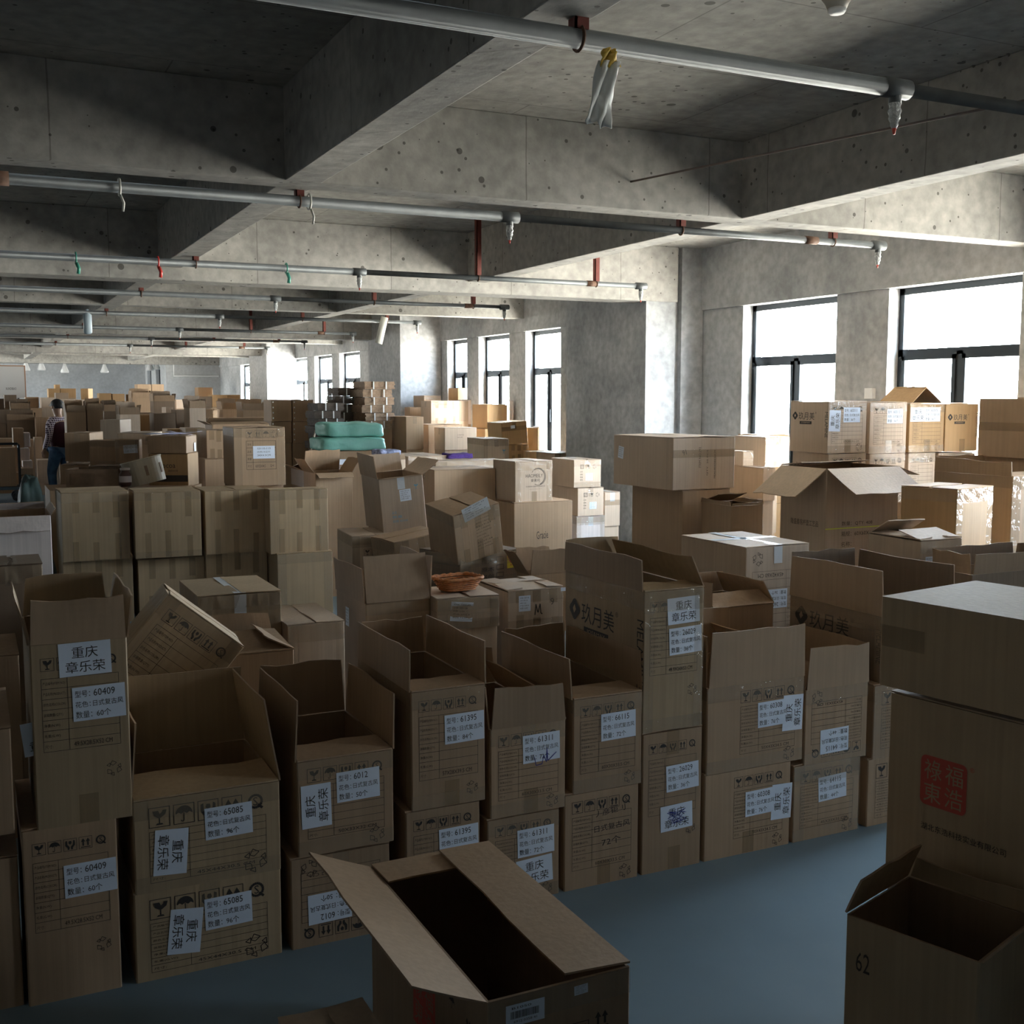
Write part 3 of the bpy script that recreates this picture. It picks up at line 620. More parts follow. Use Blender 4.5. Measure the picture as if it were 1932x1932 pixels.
# ---------------------------------------------------------------- every carton: label, x, y, z, turn, width, depth, height
CARTONS = [
    ('brown carton, upper one of the stack cut by the left picture edge', -0.02, 3.75, 0.53, 0.0, 0.178, 0.5, 0.314, dict(group='labelled cartons in the front row', mt='a', labels=[('F',0.28,0.28,6,'cq',())])),
    ('brown carton on the floor, lowest of the stack cut by the left picture edge', -0.028, 3.75, 0.0, 0.0, 0.199, 0.5, 0.457, dict(group='labelled cartons in the front row', mt='a')),
    ('tall open carton labelled 60409 with a large white two-line sheet near its top', 0.262, 3.725, 0.535, 0.0, 0.269, 0.49, 0.551, dict(group='labelled cartons in the front row', mt='e', flaps={'F': (93,0.135),'B': (95,0.13),'L': (98,0.13),'R': (97,0.13)}, F='joe', dims='49.5X28.5X52 CM', labels=[('F',0.15,0.5,1,'cq',()),('F',0.185,0.365,1,'info',('60409','60'))], tapes='L b')),
    ('closed carton labelled 60409 on the floor at the left end of the front row', 0.216, 3.725, 0.0, 0.0, 0.263, 0.49, 0.535, dict(group='labelled cartons in the front row', mt='a', F='joe', dims='49.5X28.5X52 CM', labels=[('F',0.185,0.365,1,'info',('60409','60'))])),
    ('wide open carton labelled 65085 with front flap folded in, second stack from left', 0.621, 3.73, 0.283, 0.0, 0.45, 0.5, 0.292, dict(group='labelled cartons in the front row', mt='e', flaps={'F': (4,0.2),'B': (88,0.27),'R': (80,0.27),'L': (84,0.24)}, F='joe', dims='45X44X30.5 CM', labels=[('F',0.287,0.19,1,'info',('65085','96')),('F',0.108,0.12,-94,'cq',())], tapes='e', fl=0.22, bend=2)),
    ('closed carton labelled 65085 on the floor under the wide open one', 0.617, 3.73, 0.0, 0.0, 0.454, 0.5, 0.283, dict(group='labelled cartons in the front row', mt='e', F='joe', dims='45X44X30.5 CM', labels=[('F',0.285,0.18,1,'info',('65085','96')),('F',0.15,0.14,-96,'cq',())], tapes='t')),
    ('open carton labelled 6012 with its two-line sheet turned sideways, third stack from left', 1.068, 3.745, 0.31, 0.0, 0.328, 0.53, 0.316, dict(group='labelled cartons in the front row', mt='a', flaps={'F': (3,0.15),'B': (90,0.2),'L': (86,0.2),'R': (92,0.19)}, F='joe', dims='50X33X32 CM', labels=[('F',0.205,0.215,1,'info',('6012','50')),('F',0.062,0.165,91,'cq',())], tapes='e', bend=1)),
    ('closed carton on the floor with its 6012 label upside down, under the open 6012 carton', 1.046, 3.745, 0.0, 0.0, 0.339, 0.53, 0.303, dict(group='labelled cartons in the front row', mt='a', F='joe180', dims='50X33X32 CM', labels=[('F',0.13,0.125,181,'info',('6012','50'))], tapes='t')),
    ('tall open carton labelled 61395 with two raised side flaps, above another 61395 carton', 1.434, 3.765, 0.4, 0.0, 0.273, 0.57, 0.411, dict(group='labelled cartons in the front row', mt='a', flaps={'F': (2,0.13),'B': (85,0.14),'L': (88,0.15),'R': (90,0.15)}, F='joe', dims='57X28X39.5 CM', labels=[('F',0.195,0.27,1,'info',('61395','84'))], tapes='e b L', bend=1)),
    ('closed carton labelled 61395 on the floor behind the flap of the foreground open box', 1.412, 3.765, 0.0, 0.0, 0.275, 0.57, 0.397, dict(group='labelled cartons in the front row', mt='a', F='joe', labels=[('F',0.195,0.27,1,'info',('61395','84'))])),
    ('open carton labelled 61311 with blue pen scrawl and raised front flap', 1.74, 3.78, 0.323, 0.0, 0.298, 0.6, 0.322, dict(group='labelled cartons in the front row', mt='a', flaps={'F': (90,0.145),'B': (92,0.15),'L': (94,0.15),'R': (60,0.12)}, F='joe', dims='60X30X33.5 CM', labels=[('F',0.2,0.235,1,'info',('61311','72','x'))], tapes='t b e', bend=1)),
    ('closed carton labelled 61311 with a white two-line sheet on the floor under the scrawled one', 1.722, 3.78, 0.0, 0.0, 0.285, 0.6, 0.318, dict(group='labelled cartons in the front row', mt='a', F='joe', dims='60X30X33.5 CM', labels=[('F',0.19,0.215,1,'info',('61311','72')),('F',0.185,0.105,3,'cq',())], tapes='e')),
    ('open carton labelled 66115 with raised side flaps in the middle of the front row', 2.067, 3.78, 0.362, 0.0, 0.293, 0.6, 0.35, dict(group='labelled cartons in the front row', mt='a', flaps={'F': (2,0.14),'B': (90,0.15),'L': (92,0.15),'R': (88,0.15)}, F='joe', dims='60X30X33.5 CM', labels=[('F',0.19,0.235,1,'info',('66115','72'))], tapes='e L', bend=1)),
    ('closed carton with handwritten marker lines in its table, on the floor under 66115', 2.044, 3.78, 0.0, 0.0, 0.316, 0.6, 0.36, dict(group='labelled cartons in the front row', mt='a', F='joehand', dims='60X30X33.5 CM', tapes='b')),
    ('tall open carton labelled 26029 with brand print on its long side, topmost', 2.349, 3.785, 0.55, 0.0, 0.267, 0.61, 0.534, dict(group='labelled cartons in the front row', mt='e', flaps={'F': (4,0.11),'B': (92,0.13),'L': (90,0.125),'R': (66,0.13)}, F='joe', L='logo', dims='48.5X24X53 CM', labels=[('F',0.175,0.455,2,'cq',()),('F',0.185,0.34,2,'info',('26029','36'))], tapes='e E', bend=1)),
    ('narrow closed carton labelled 26029 on the floor with a pen-scrawled sheet near its base', 2.352, 3.785, 0.0, 0.0, 0.269, 0.61, 0.543, dict(group='labelled cartons in the front row', mt='a', F='joe', dims='48.5X24X53 CM', labels=[('F',0.18,0.36,2,'info',('26029','36')),('F',0.155,0.205,2,'cq',('x',))], tapes='tb b')),
    ('open carton labelled 60308 with a large raised front flap and a sheet pasted sideways', 2.743, 3.73, 0.345, 0.0, 0.471, 0.5, 0.343, dict(group='labelled cartons in the front row', mt='a', flaps={'F': (91,0.215),'B': (88,0.2),'L': (88,0.2),'R': (50,0.18)}, F='joer', dims='50X43X34.5 CM', labels=[('F',0.315,0.21,1,'info',('60308','76')),('F',0.415,0.2,88,'cq',())], tapes='L e', bend=1)),
    ('closed carton labelled 60308 on the floor under the one with the large raised flap', 2.712, 3.73, 0.0, 0.0, 0.42, 0.5, 0.343, dict(group='labelled cartons in the front row', mt='a', F='joer', dims='50X43X34.5 CM', labels=[('F',0.27,0.2,1,'info',('60308','76')),('F',0.375,0.185,88,'cq',())], tapes='b')),
    ('open carton standing upside down with an inverted 64115 label, right of the large raised flap', 3.152, 3.705, 0.312, 0.0, 0.331, 0.45, 0.314, dict(group='labelled cartons in the front row', mt='a', flaps={'F': (91,0.17),'B': (88,0.16),'L': (60,0.12),'R': (92,0.16)}, F='joe180', dims='45X33X31 CM', labels=[('F',0.155,0.09,181,'info',('64115','44'))], tapes='e', bend=1)),
    ('closed taped carton labelled 64115 on the floor near the right end of the front row', 3.111, 3.705, 0.0, 0.0, 0.347, 0.45, 0.315, dict(group='labelled cartons in the front row', mt='a', F='joe', dims='45X33X31 CM', labels=[('F',0.2,0.205,2,'info',('64115','44'))], tapes='e E')),
    ('closed carton with a glossy taped edge, upper one half hidden behind the right foreground stack', 3.563, 3.78, 0.288, 0.0, 0.424, 0.6, 0.314, dict(group='labelled cartons in the front row', mt='a', F='joe', dims='60X33X31 CM', tapes='E')),
    ('closed carton on the floor half hidden behind the right foreground stack', 3.546, 3.78, 0.0, 0.0, 0.432, 0.6, 0.288, dict(group='labelled cartons in the front row', mt='a', F='joe', dims='60X33X31 CM', labels=[('F',0.19,0.19,2,'info',('66308','48'))])),
    ('large open carton with brand print and raised shiny side flap, behind the inverted 64115 carton', 3.592, 3.78, 0.603, 0.0, 0.396, 0.6, 0.287, dict(mt='d', flaps={'F': (60,0.1),'B': (90,0.2),'L': (90,0.19),'R': (90,0.19)}, L='logo', tapes='L E', bend=1)),
    ('closed carton with white cross tape on its pale top, behind the open 26029 carton', 3.84, 5.019, 0.435, 0.0, 0.42, 0.597, 0.58, dict(mt='b', F='joe180', L='joeinv', dims='45X42X60 CM', labels=[('F',0.2,0.3,180,'info',('26029','36'))], tapes='X tw')),
    ('plain open carton glimpsed behind the wide open 65085 carton', 0.734, 4.723, 0.0, 0.0, 0.4, 0.346, 0.68, dict(mt='d')),
    ('long open carton flap box standing behind the 60308 carton', 3.223, 4.4, 0.0, 0.0, 0.351, 0.4, 0.829, dict(mt='a', flaps={'L': (88,0.12),'B': (80,0.1),'R': (60,0.12),'F': (30,0.1)})),
    ('tilted closed carton with fragile icons, toppled against its neighbour behind the 60409 stack', 0.458, 4.448, 0.56, 0.0, 0.36, 0.196, 0.515, dict(mt='e', F='joe', ry=0.698, rx=0.07, labels=[('F',0.1,0.1,5,'info',('60511','48'))], tapes='E', bul=0.012)),
    ('crumpled carton wrapped in clear tape with small white shipping label, left middle', 1.079, 5.35, 0.25, 0.0, 0.376, 0.5, 0.656, dict(mt='e', labels=[('F',0.09,0.42,-4,'ship',(0.1,0.085))], tapes='E e tw', bul=0.012)),
    ('carton with a wide loose flap lying level in front of the crumpled taped carton', 0.975, 4.73, 0.3, 0.0, 0.41, 0.36, 0.452, dict(mt='a', flaps={'F': (6,0.3),'B': (100,0.1),'L': (20,0.12),'R': (25,0.12)}, bend=3)),
    ('worn taped carton behind the open 6012 carton', 1.404, 5.25, 0.2, 0.0, 0.268, 0.5, 0.56, dict(mt='b', tapes='E', bul=0.01)),
    ('pale open carton at the left picture edge with its front flap down', 0.22, 7.45, 0.55, 0.0, 0.388, 0.5, 0.551, dict(mt='w', flaps={'F': (250,0.1),'B': (60,0.05),'L': (95,0.04),'R': (120,0.05)})),
    ('carton with a shiny dark taped top at the left picture edge', 0.144, 5.775, 0.3, 0.0, 0.266, 0.35, 0.73, dict(mt='d', tapes='E t', bul=0.01)),
    ('dark plain carton at left picture edge below the shiny taped one', 0.048, 5.125, 0.0, 0.0, 0.185, 0.45, 0.761, dict(mt='a', labels=[('F',0.36,0.42,12,'cq',())])),
    ('dark carton wedged behind the tall open 60409 carton', 0.366, 5.15, 0.0, 0.0, 0.347, 0.5, 0.857, dict(mt='d')),
    ('plain carton with a wet-looking tape swirl, leftmost of four equal cubes in the middle-left row', 0.861, 9.603, 0.52, 0.014, 0.502, 0.5, 0.54, dict(mt='e', group='plain cube cartons in the double row', tapes='v E', bul=0.01)),
    ('plain carton second from left of the four equal cubes in a row', 1.415, 9.541, 0.52, -0.035, 0.515, 0.5, 0.524, dict(mt='e', group='plain cube cartons in the double row', tapes='v e', bul=0.01)),
    ('plain carton third from left of the four equal cubes, below the printed table', 1.948, 9.553, 0.52, 0.01, 0.499, 0.5, 0.517, dict(mt='e', group='plain cube cartons in the double row', tapes='v', bul=0.01)),
    ('plain carton rightmost of the four equal cubes in the middle-left row', 2.427, 9.195, 0.52, -0.014, 0.487, 0.196, 0.523, dict(mt='e', group='plain cube cartons in the double row', tapes='v E', bul=0.01)),
    ('lower carton under the leftmost of the four plain cubes', 0.874, 9.65, 0.0, 0.0, 0.523, 0.5, 0.52, dict(mt='e', group='plain cube cartons in the double row', tapes='v')),
    ('lower carton under the second of the four plain cubes', 1.44, 9.65, 0.0, 0.0, 0.527, 0.5, 0.491, dict(mt='e', group='plain cube cartons in the double row', tapes='v')),
    ('lower carton under the third of the four plain cubes', 1.959, 9.6, 0.0, 0.0, 0.507, 0.5, 0.52, dict(mt='e', group='plain cube cartons in the double row', tapes='v')),
    ('lower carton under the rightmost of the four plain cubes', 2.456, 9.3, 0.0, 0.0, 0.464, 0.5, 0.52, dict(mt='e', group='plain cube cartons in the double row', tapes='E')),
    ('big carton with fragile icons and printed table, standing on the row of cubes', 2.262, 9.975, 1.037, 0.0, 0.446, 0.45, 0.501, dict(mt='a', F='icons', labels=[('F',0.26,0.29,0,'big',(0.19,0.11,'S3110-113','白色15公斤','34X4.5CM'))], tapes='E t', bul=0.012)),
    ('carton just below the big carton with fragile icons and printed table', 2.262, 10.006, 0.518, 0.0, 0.433, 0.394, 0.516, dict(mt='a', lod=0, group='half-buried cartons bearing the piles')),
    ('plain carton left of the big carton with printed table, upper of two', 2.273, 11.85, 1.181, 0.0, 0.239, 0.5, 0.284, dict(mt='a', tapes='v')),
    ('plain carton left of the big carton with printed table, lower of two', 2.233, 11.75, 0.0, 0.0, 0.242, 0.5, 1.181, dict(mt='a')),
    ('tall brown open carton with its front flap hanging outward, left of the leaning pale carton', 2.939, 9.998, 0.0, 0.0, 0.344, 0.396, 1.126, dict(mt='a', flaps={'F': (200,0.1),'B': (70,0.2),'L': (130,0.15),'R': (120,0.15)})),
    ('wrapped crumpled carton with printed table and white slip, under the leaning open carton', 2.599, 7.834, 0.0, -0.087, 0.351, 0.5, 0.82, dict(mt='b', F='icons', labels=[('F',0.25,0.62,2,'ship',(0.14,0.09))], tapes='E e', bul=0.015)),
    ('tall leaning open carton with pale front face and pale blue cup print', 2.865, 7.971, 0.833, -0.105, 0.33, 0.58, 0.396, dict(mt='b', rx=0.0, ry=-0.087, F='bluecup', flaps={'L': (96,0.17),'B': (95,0.14),'R': (150,0.16),'F': (178,0.02)}, labels=[('F',0.19,0.26,2,'ship',(0.085,0.085))], tapes='tw', bul=0.008)),
    ('bulging crushed carton leaning to the right beneath the leaning cartons', 2.798, 7.358, 0.35, 0.105, 0.402, 0.376, 0.501, dict(mt='a', ry=-0.14, tapes='E v', bul=0.03)),
    ('tilted carton with grey shipping sheet and handwritten list, leaning amid the central pile', 2.895, 6.697, 0.8, 0.105, 0.343, 0.36, 0.326, dict(ry=-0.192, rx=0.14, mt='a', F='list', labels=[('F',0.17,0.33,12,'ship',(0.2,0.09),'g')], tapes='v E', bul=0.01)),
    ('dark taped carton with wooden-goods print and a yellow care label, under the tilted list carton', 2.958, 6.781, 0.595, 0.244, 0.514, 0.45, 0.204, dict(mt='d', F='panda', tapes='E e', bul=0.012)),
    ('carton just below the dark taped carton with wooden-goods print and a yellow care label', 2.958, 6.933, 0.0, 0.244, 0.499, 0.151, 0.593, dict(mt='d', lod=0, group='half-buried cartons bearing the piles')),
    ('shallow open carton with raised flaps left of the woven basket', 1.932, 5.6, 0.4, 0.0, 0.349, 0.5, 0.365, dict(mt='a', flaps={'F': (75,0.24),'B': (88,0.1),'L': (92,0.18),'R': (92,0.22)}, labels=[('L',0.2,0.25,0,'ship',(0.06,0.1))], tapes='e', bend=4)),
    ('carton just below the shallow open carton with raised flaps left of the woven basket', 1.932, 5.61, 0.0, 0.0, 0.338, 0.485, 0.398, dict(mt='a', lod=0, group='half-buried cartons bearing the piles')),
    ('small taped carton with square white label, directly under the woven basket', 2.286, 5.418, 0.617, -0.07, 0.338, 0.36, 0.159, dict(mt='b', labels=[('F',0.13,0.09,-6,'ship',(0.12,0.1))], tapes='E e', bul=0.01)),
    ('carton just below the small taped carton with square white label', 2.286, 5.428, 0.0, -0.07, 0.328, 0.349, 0.615, dict(mt='b', lod=0, group='half-buried cartons bearing the piles')),
    ('pale carton with marker letter M and a nine on its front, right of the basket', 2.718, 5.54, 0.558, 0.0, 0.337, 0.38, 0.207, dict(mt='b', F='M9', flaps={'F': (3,0.19),'B': (4,0.2),'L': (4,0.1),'R': (2,0.1)}, labels=[('F',0.1,0.14,0,'ship',(0.07,0.085)),('F',0.335,0.2,0,'blank',(0.03,0.02))], tapes='e v')),
    ('carton just below the pale carton with marker letter M and a nine on its', 2.718, 5.55, 0.0, 0.0, 0.327, 0.369, 0.556, dict(mt='b', lod=0, group='half-buried cartons bearing the piles')),
    ('small open carton with dark inside behind the brand-printed 26029 carton', 3.292, 6.398, 0.3, 0.0, 0.267, 0.197, 0.381, dict(mt='a', flaps={'F': (92,0.16),'B': (100,0.15),'L': (120,0.18),'R': (120,0.15)}, bend=6)),
    ('carton with a round swoosh brand print, set on a plain brown carton', 4.518, 9.17, 0.873, 0.052, 0.382, 0.42, 0.358, dict(mt='b', F='hao', tapes='E b')),
    ('plain brown carton with faint marker writing under the swoosh-print carton', 4.597, 9.098, 0.0, 0.0, 0.586, 0.396, 0.869, dict(mt='a', F='script', tapes='')),
    ('closed plain carton between the leaning cartons and the swoosh-print carton', 4.008, 9.55, 0.741, 0.0, 0.603, 0.5, 0.412, dict(mt='a', tapes='t')),
    ('carton just below the closed plain carton between the leaning cartons and the swoosh-print carton', 4.008, 9.56, 0.0, 0.0, 0.584, 0.485, 0.739, dict(mt='a', lod=0, group='half-buried cartons bearing the piles')),
    ('long wrapped carton carrying the purple cloth', 4.501, 10.448, 0.837, 0.0, 0.757, 0.296, 0.33, dict(mt='b', tapes='E t', bul=0.01)),
    ('wrapped carton behind the leaning open carton, left of the purple cloth', 4.162, 10.95, 0.739, 0.0, 0.43, 0.7, 0.469, dict(mt='b', tapes='E t')),
    ('open carton holding a checkered bundle behind the leaning open carton', 3.655, 10.425, 0.79, 0.0, 0.231, 0.45, 0.416, dict(mt='b', flaps={'F': (100,0.05),'B': (10,0.2),'L': (20,0.1),'R': (30,0.1)})),
    ('taped carton with sagging flap and tiny pale blue mark above the long wrapped one', 5.681, 12.488, 0.984, -0.07, 0.318, 0.6, 0.321, dict(mt='b', F='cup', tapes='E t')),
    ('carton numbered 27 with symbols, top of the small stack left of the big sideways box', 5.442, 9.839, 0.925, 0.0, 0.304, 0.477, 0.264, dict(mt='b', F='n27', labels=[('F',0.17,0.1,0,'ship',(0.08,0.07))], tapes='t e')),
    ('carton numbered 27 with symbols, second from top of the small stack', 5.48, 9.867, 0.642, 0.0, 0.293, 0.534, 0.271, dict(mt='b', F='n27', labels=[('F',0.17,0.1,0,'ship',(0.08,0.07))], tapes='t')),
    ('white film-wrapped carton third in the stack of cartons numbered 27', 5.482, 9.856, 0.0, 0.0, 0.318, 0.513, 0.632, dict(mt='w', tapes='E e tw')),
    ('small pale carton with white tape crossing beside the stack of cartons numbered 27', 5.907, 10.05, 0.488, 0.0, 0.183, 0.3, 0.343, dict(mt='b', tapes='tw h')),
    ('carton just below the small pale carton with white tape crossing beside the stack of', 5.907, 10.06, 0.0, 0.0, 0.177, 0.291, 0.486, dict(mt='b', lod=0, group='half-buried cartons bearing the piles')),
    ('flat taped carton behind the cartons numbered 27', 6.705, 12.45, 0.958, 0.0, 0.5, 0.5, 0.156, dict(mt='b', tapes='E')),
    ('carton just below the flat taped carton behind the cartons numbered 27', 6.71, 12.46, 0.479, 0.0, 0.49, 0.485, 0.477, dict(mt='b', lod=0, group='half-buried cartons bearing the piles')),
    ('bright low carton beside the grey column foot', 6.59, 12.898, 0.893, 0.0, 0.351, 0.195, 0.216, dict(mt='c', tapes='t')),
    ('large battered carton lying on its side with flaps facing left, on a brown carton', 4.682, 6.984, 1.152, 0.052, 0.554, 0.74, 0.364, dict(mt='b', F='dims', labels=[('L',0.1,0.24,-8,'ship',(0.07,0.09))], tapes='h', bul=0.006)),
    ('brown carton supporting the large battered carton lying on its side', 4.71, 6.921, 0.0, 0.052, 0.429, 0.62, 1.142, dict(mt='a', F='dimleft')),
    ('open carton printed 60X60X60CM with broad flaps hanging down outside', 5.192, 5.773, 0.0, 0.0, 0.612, 0.446, 1.349, dict(mt='b', F='sixty', L='craft', flaps={'F': (212,0.3),'L': (218,0.3),'B': (8,0.2),'R': (200,0.2)}, tapes='y b', bend=-6)),
    ('small carton with a loose top flap and small labels, right of the 60X60X60CM carton', 4.359, 4.28, 0.802, 0.0, 0.282, 0.36, 0.288, dict(mt='b', flaps={'F': (12,0.17),'B': (30,0.15),'L': (2,0.1),'R': (2,0.1)}, labels=[('F',0.06,0.17,0,'ship',(0.05,0.08)),('F',0.27,0.22,0,'blank',(0.03,0.015))], tapes='e')),
    ('large taped carton facing the windows with glossy wrap, behind the small loose-flap carton', 5.152, 4.819, 0.897, 0.244, 0.41, 0.349, 0.384, dict(mt='c', tapes='E e')),
    ('glossy taped carton under the large wrapped one at the right edge', 5.135, 4.65, 0.705, 0.0, 0.596, 0.5, 0.192, dict(mt='c', tapes='E e v')),
    ('tall open dark carton with a raised side panel at the right edge', 5.9, 5.107, 0.848, 0.0, 0.461, 0.613, 0.474, dict(mt='a', flaps={'L': (90,0.09),'B': (91,0.1),'R': (90,0.1),'F': (4,0.15)}, tapes='E', bend=1)),
    ('plain brown carton with tape patch, topmost at the right picture edge by the window', 6.203, 5.233, 1.41, 0.0, 0.194, 0.466, 0.383, dict(mt='a', tapes='hl')),
    ('carton just below the plain brown carton with tape patch', 6.216, 5.243, 0.94, 0.0, 0.162, 0.452, 0.468, dict(mt='a', lod=0, group='half-buried cartons bearing the piles')),
    ('open carton with low dark flaps at the right edge behind the foreground stack', 4.588, 3.973, 0.4, 0.0, 0.575, 0.246, 0.553, dict(mt='d', flaps={'F': (95,0.1),'B': (90,0.1),'L': (90,0.1),'R': (90,0.1)})),
    ('brand-printed carton, leftmost on top of the stack under the right windows', 5.451, 6.195, 1.421, 0.0, 0.345, 0.391, 0.35, dict(group='brand cartons stacked under the right windows', mt='b', F='joe', L='logo', labels=[('F',0.21,0.26,0,'info',('60311','36')),('F',0.06,0.22,88,'cq',())], tapes='e b')),
    ('carton with one white sheet, second from left atop the right window stack', 5.825, 6.25, 1.409, 0.0, 0.344, 0.5, 0.354, dict(group='brand cartons stacked under the right windows', mt='b', F='joe', labels=[('F',0.23,0.26,0,'info',('60315','36'))], tapes='e b')),
    ('carton with two white sheets, third from left atop the right window stack', 6.191, 6.098, 1.409, 0.0, 0.338, 0.196, 0.346, dict(group='brand cartons stacked under the right windows', mt='c', F='joe', labels=[('F',0.22,0.27,0,'info',('60315','36')),('F',0.08,0.27,0,'cq',())], tapes='e b')),
    ('sunlit orange carton with brand print, rightmost on top of the stack under the windows', 6.535, 6.098, 1.409, 0.0, 0.329, 0.196, 0.345, dict(group='brand cartons stacked under the right windows', mt='c', F='joeside', tapes='b')),
    ('carton directly under the leftmost brand carton by the windows', 5.461, 6.187, 1.074, 0.0, 0.337, 0.375, 0.339, dict(group='brand cartons stacked under the right windows', mt='b', F='joe', L='logo', tapes='e')),
    ('carton directly under the second brand carton by the windows', 5.829, 6.25, 1.059, 0.0, 0.331, 0.5, 0.347, dict(group='brand cartons stacked under the right windows', mt='b', F='joe', tapes='e')),
    ('carton directly under the third carton with two white sheets', 6.155, 6.098, 1.044, 0.0, 0.261, 0.196, 0.354, dict(group='brand cartons stacked under the right windows', mt='b', F='joe', tapes='e')),
    ('carton directly under the sunlit orange brand carton', 6.498, 6.098, 1.032, 0.0, 0.372, 0.196, 0.359, dict(group='brand cartons stacked under the right windows', mt='b', F='joe', tapes='e')),
    ('peaked open carton on the windowsill side, its flaps showing above the brand cartons', 6.397, 6.375, 1.3, 0.0, 0.296, 0.35, 0.454, dict(mt='c', flaps={'L': (38,0.2),'R': (38,0.2)})),
    ('carton standing behind the big sideways carton, near the first window', 5.986, 7.605, 1.229, 0.0, 0.251, 0.411, 0.243, dict(mt='b', labels=[('F',0.16,0.1,0,'ship',(0.08,0.06))], tapes='t e')),
    ('thin-edged carton behind the one near the first window', 6.435, 8.15, 1.288, 0.0, 0.341, 0.3, 0.178, dict(mt='c')),
    ('carton just below the thin-edged carton behind the one near the first window', 6.435, 8.16, 0.429, 0.0, 0.331, 0.291, 0.427, dict(mt='c', lod=0, group='half-buried cartons bearing the piles')),
    ('carton two layers below the thin-edged carton behind the one near the first window', 6.435, 8.16, 0.859, 0.0, 0.331, 0.291, 0.427, dict(mt='c', lod=0, group='half-buried cartons bearing the piles')),
    ('small taped carton at the right shoulder of the big sideways carton', 5.537, 7.35, 1.259, 0.0, 0.1, 0.3, 0.113, dict(mt='b', tapes='e')),
    ('dark-sided carton with tape edge between the big sideways carton and the 60X60X60CM carton', 5.511, 7.15, 1.012, 0.0, 0.122, 0.5, 0.247, dict(mt='a', tapes='t')),
    ('carton just below the dark-sided carton with tape edge between the big sideways carton and', 5.511, 7.064, 0.506, 0.0, 0.118, 0.293, 0.504, dict(mt='a', lod=0, group='half-buried cartons bearing the piles')),
    ('open dark carton facing forward behind the white-taped carton', 4.771, 6.375, 0.45, 0.0, 0.269, 0.35, 0.616, dict(mt='a', flaps={'F': (92,0.02),'B': (20,0.2),'L': (91,0.03),'R': (91,0.03)})),
    ('brown carton filling the gap right of the large carton lying on its side', 5.795, 7.6, 0.683, 0.0, 0.399, 0.4, 0.312, dict(mt='a')),
    ('tall plain carton right of the teal sacks', 5.387, 14.505, 1.108, 0.0, 0.25, 0.61, 0.432, dict(group='cartons piled by the sunlit column', mt='a', tapes='t')),
    ('carton just below the tall plain carton right of the teal sacks', 5.387, 14.515, 0.554, 0.0, 0.242, 0.592, 0.552, dict(mt='a', lod=0, group='half-buried cartons bearing the piles')),
    ('closed carton by the column with pale taped front, upper left of the bright pile', 6.401, 15.807, 1.409, 0.0, 0.451, 0.413, 0.337, dict(group='cartons piled by the sunlit column', mt='b', tapes='v e t')),
    ('small dark-sided carton at the top left of the bright pile', 6.599, 16.834, 1.667, 0.0, 0.287, 0.469, 0.157, dict(group='cartons piled by the sunlit column', mt='a', tapes='e')),
    ('carton just below the small dark-sided carton at the top left of the bright pile', 6.599, 16.844, 1.112, 0.0, 0.278, 0.455, 0.554, dict(mt='a', lod=0, group='half-buried cartons bearing the piles')),
    ('small dark carton at left beneath the top left one in the bright pile', 6.16, 16.314, 1.478, 0.0, 0.19, 0.228, 0.169, dict(group='cartons piled by the sunlit column', mt='a')),
    ('carton with a lilac bag hanging at its left in the bright pile', 5.993, 14.907, 1.155, 0.0, 0.511, 0.614, 0.264, dict(group='cartons piled by the sunlit column', mt='a', tapes='t')),
    ('carton just below the carton with a lilac bag hanging at its left in the', 5.993, 14.917, 0.578, 0.0, 0.496, 0.595, 0.576, dict(mt='a', lod=0, group='half-buried cartons bearing the piles')),
    ('carton with small printed lines at front left of the bright pile', 5.97, 14.191, 1.099, 0.0, 0.466, 0.382, 0.291, dict(group='cartons piled by the sunlit column', mt='b', F='small', tapes='t')),
    ('carton just below the carton with small printed lines at front left of the bright', 5.97, 14.201, 0.55, 0.0, 0.452, 0.371, 0.548, dict(mt='b', lod=0, group='half-buried cartons bearing the piles')),
    ('half-shaded carton in the middle of the bright pile', 6.876, 16.133, 1.435, 0.0, 0.158, 0.267, 0.309, dict(group='cartons piled by the sunlit column', mt='b')),
    ('carton just below the half-shaded carton in the middle of the bright pile', 6.878, 16.143, 0.957, 0.0, 0.155, 0.259, 0.476, dict(mt='b', lod=0, group='half-buried cartons bearing the piles')),
    ('carton with glaring white side left of centre in the bright pile', 6.795, 14.862, 1.358, 0.0, 0.32, 0.524, 0.338, dict(group='cartons piled by the sunlit column', mt='c')),
    ('carton below the glaring white-sided one in the bright pile', 6.746, 14.806, 1.215, 0.0, 0.291, 0.411, 0.135, dict(group='cartons piled by the sunlit column', mt='c')),
    ('lone small carton topmost against the pier between the windows', 7.241, 16.596, 1.766, 0.0, -0.572, 0.392, 0.177, dict(group='cartons piled by the sunlit column', mt='c', F='small', tapes='tb')),
    ('broad white-glaring carton under the lone topmost one', 7.144, 16.209, 1.389, 0.0, -0.379, 0.417, 0.37, dict(group='cartons piled by the sunlit column', mt='w')),
    ('white-glaring carton under the third window', 6.951, 14.46, 1.479, 0.0, 0.008, 0.12, 0.269, dict(group='cartons piled by the sunlit column', mt='w')),
    ('tilted carton with tape cross and small white label in the bright pile', 6.303, 13.217, 1.208, 0.0, 0.362, 0.435, 0.277, dict(group='cartons piled by the sunlit column', mt='c', ry=-0.07, tapes='h tb', labels=[('F',0.16,0.22,0,'blank',(0.06,0.04))])),
    ('carton under the tilted tape-cross carton', 6.352, 13.168, 1.003, 0.0, 0.281, 0.337, 0.19, dict(group='cartons piled by the sunlit column', mt='c', tapes='v')),
    ('pale carton against the grey column, right end of the bright pile', 6.902, 13.502, 1.095, 0.0, 0.106, 0.204, 0.311, dict(group='cartons piled by the sunlit column', mt='w', tapes='e')),
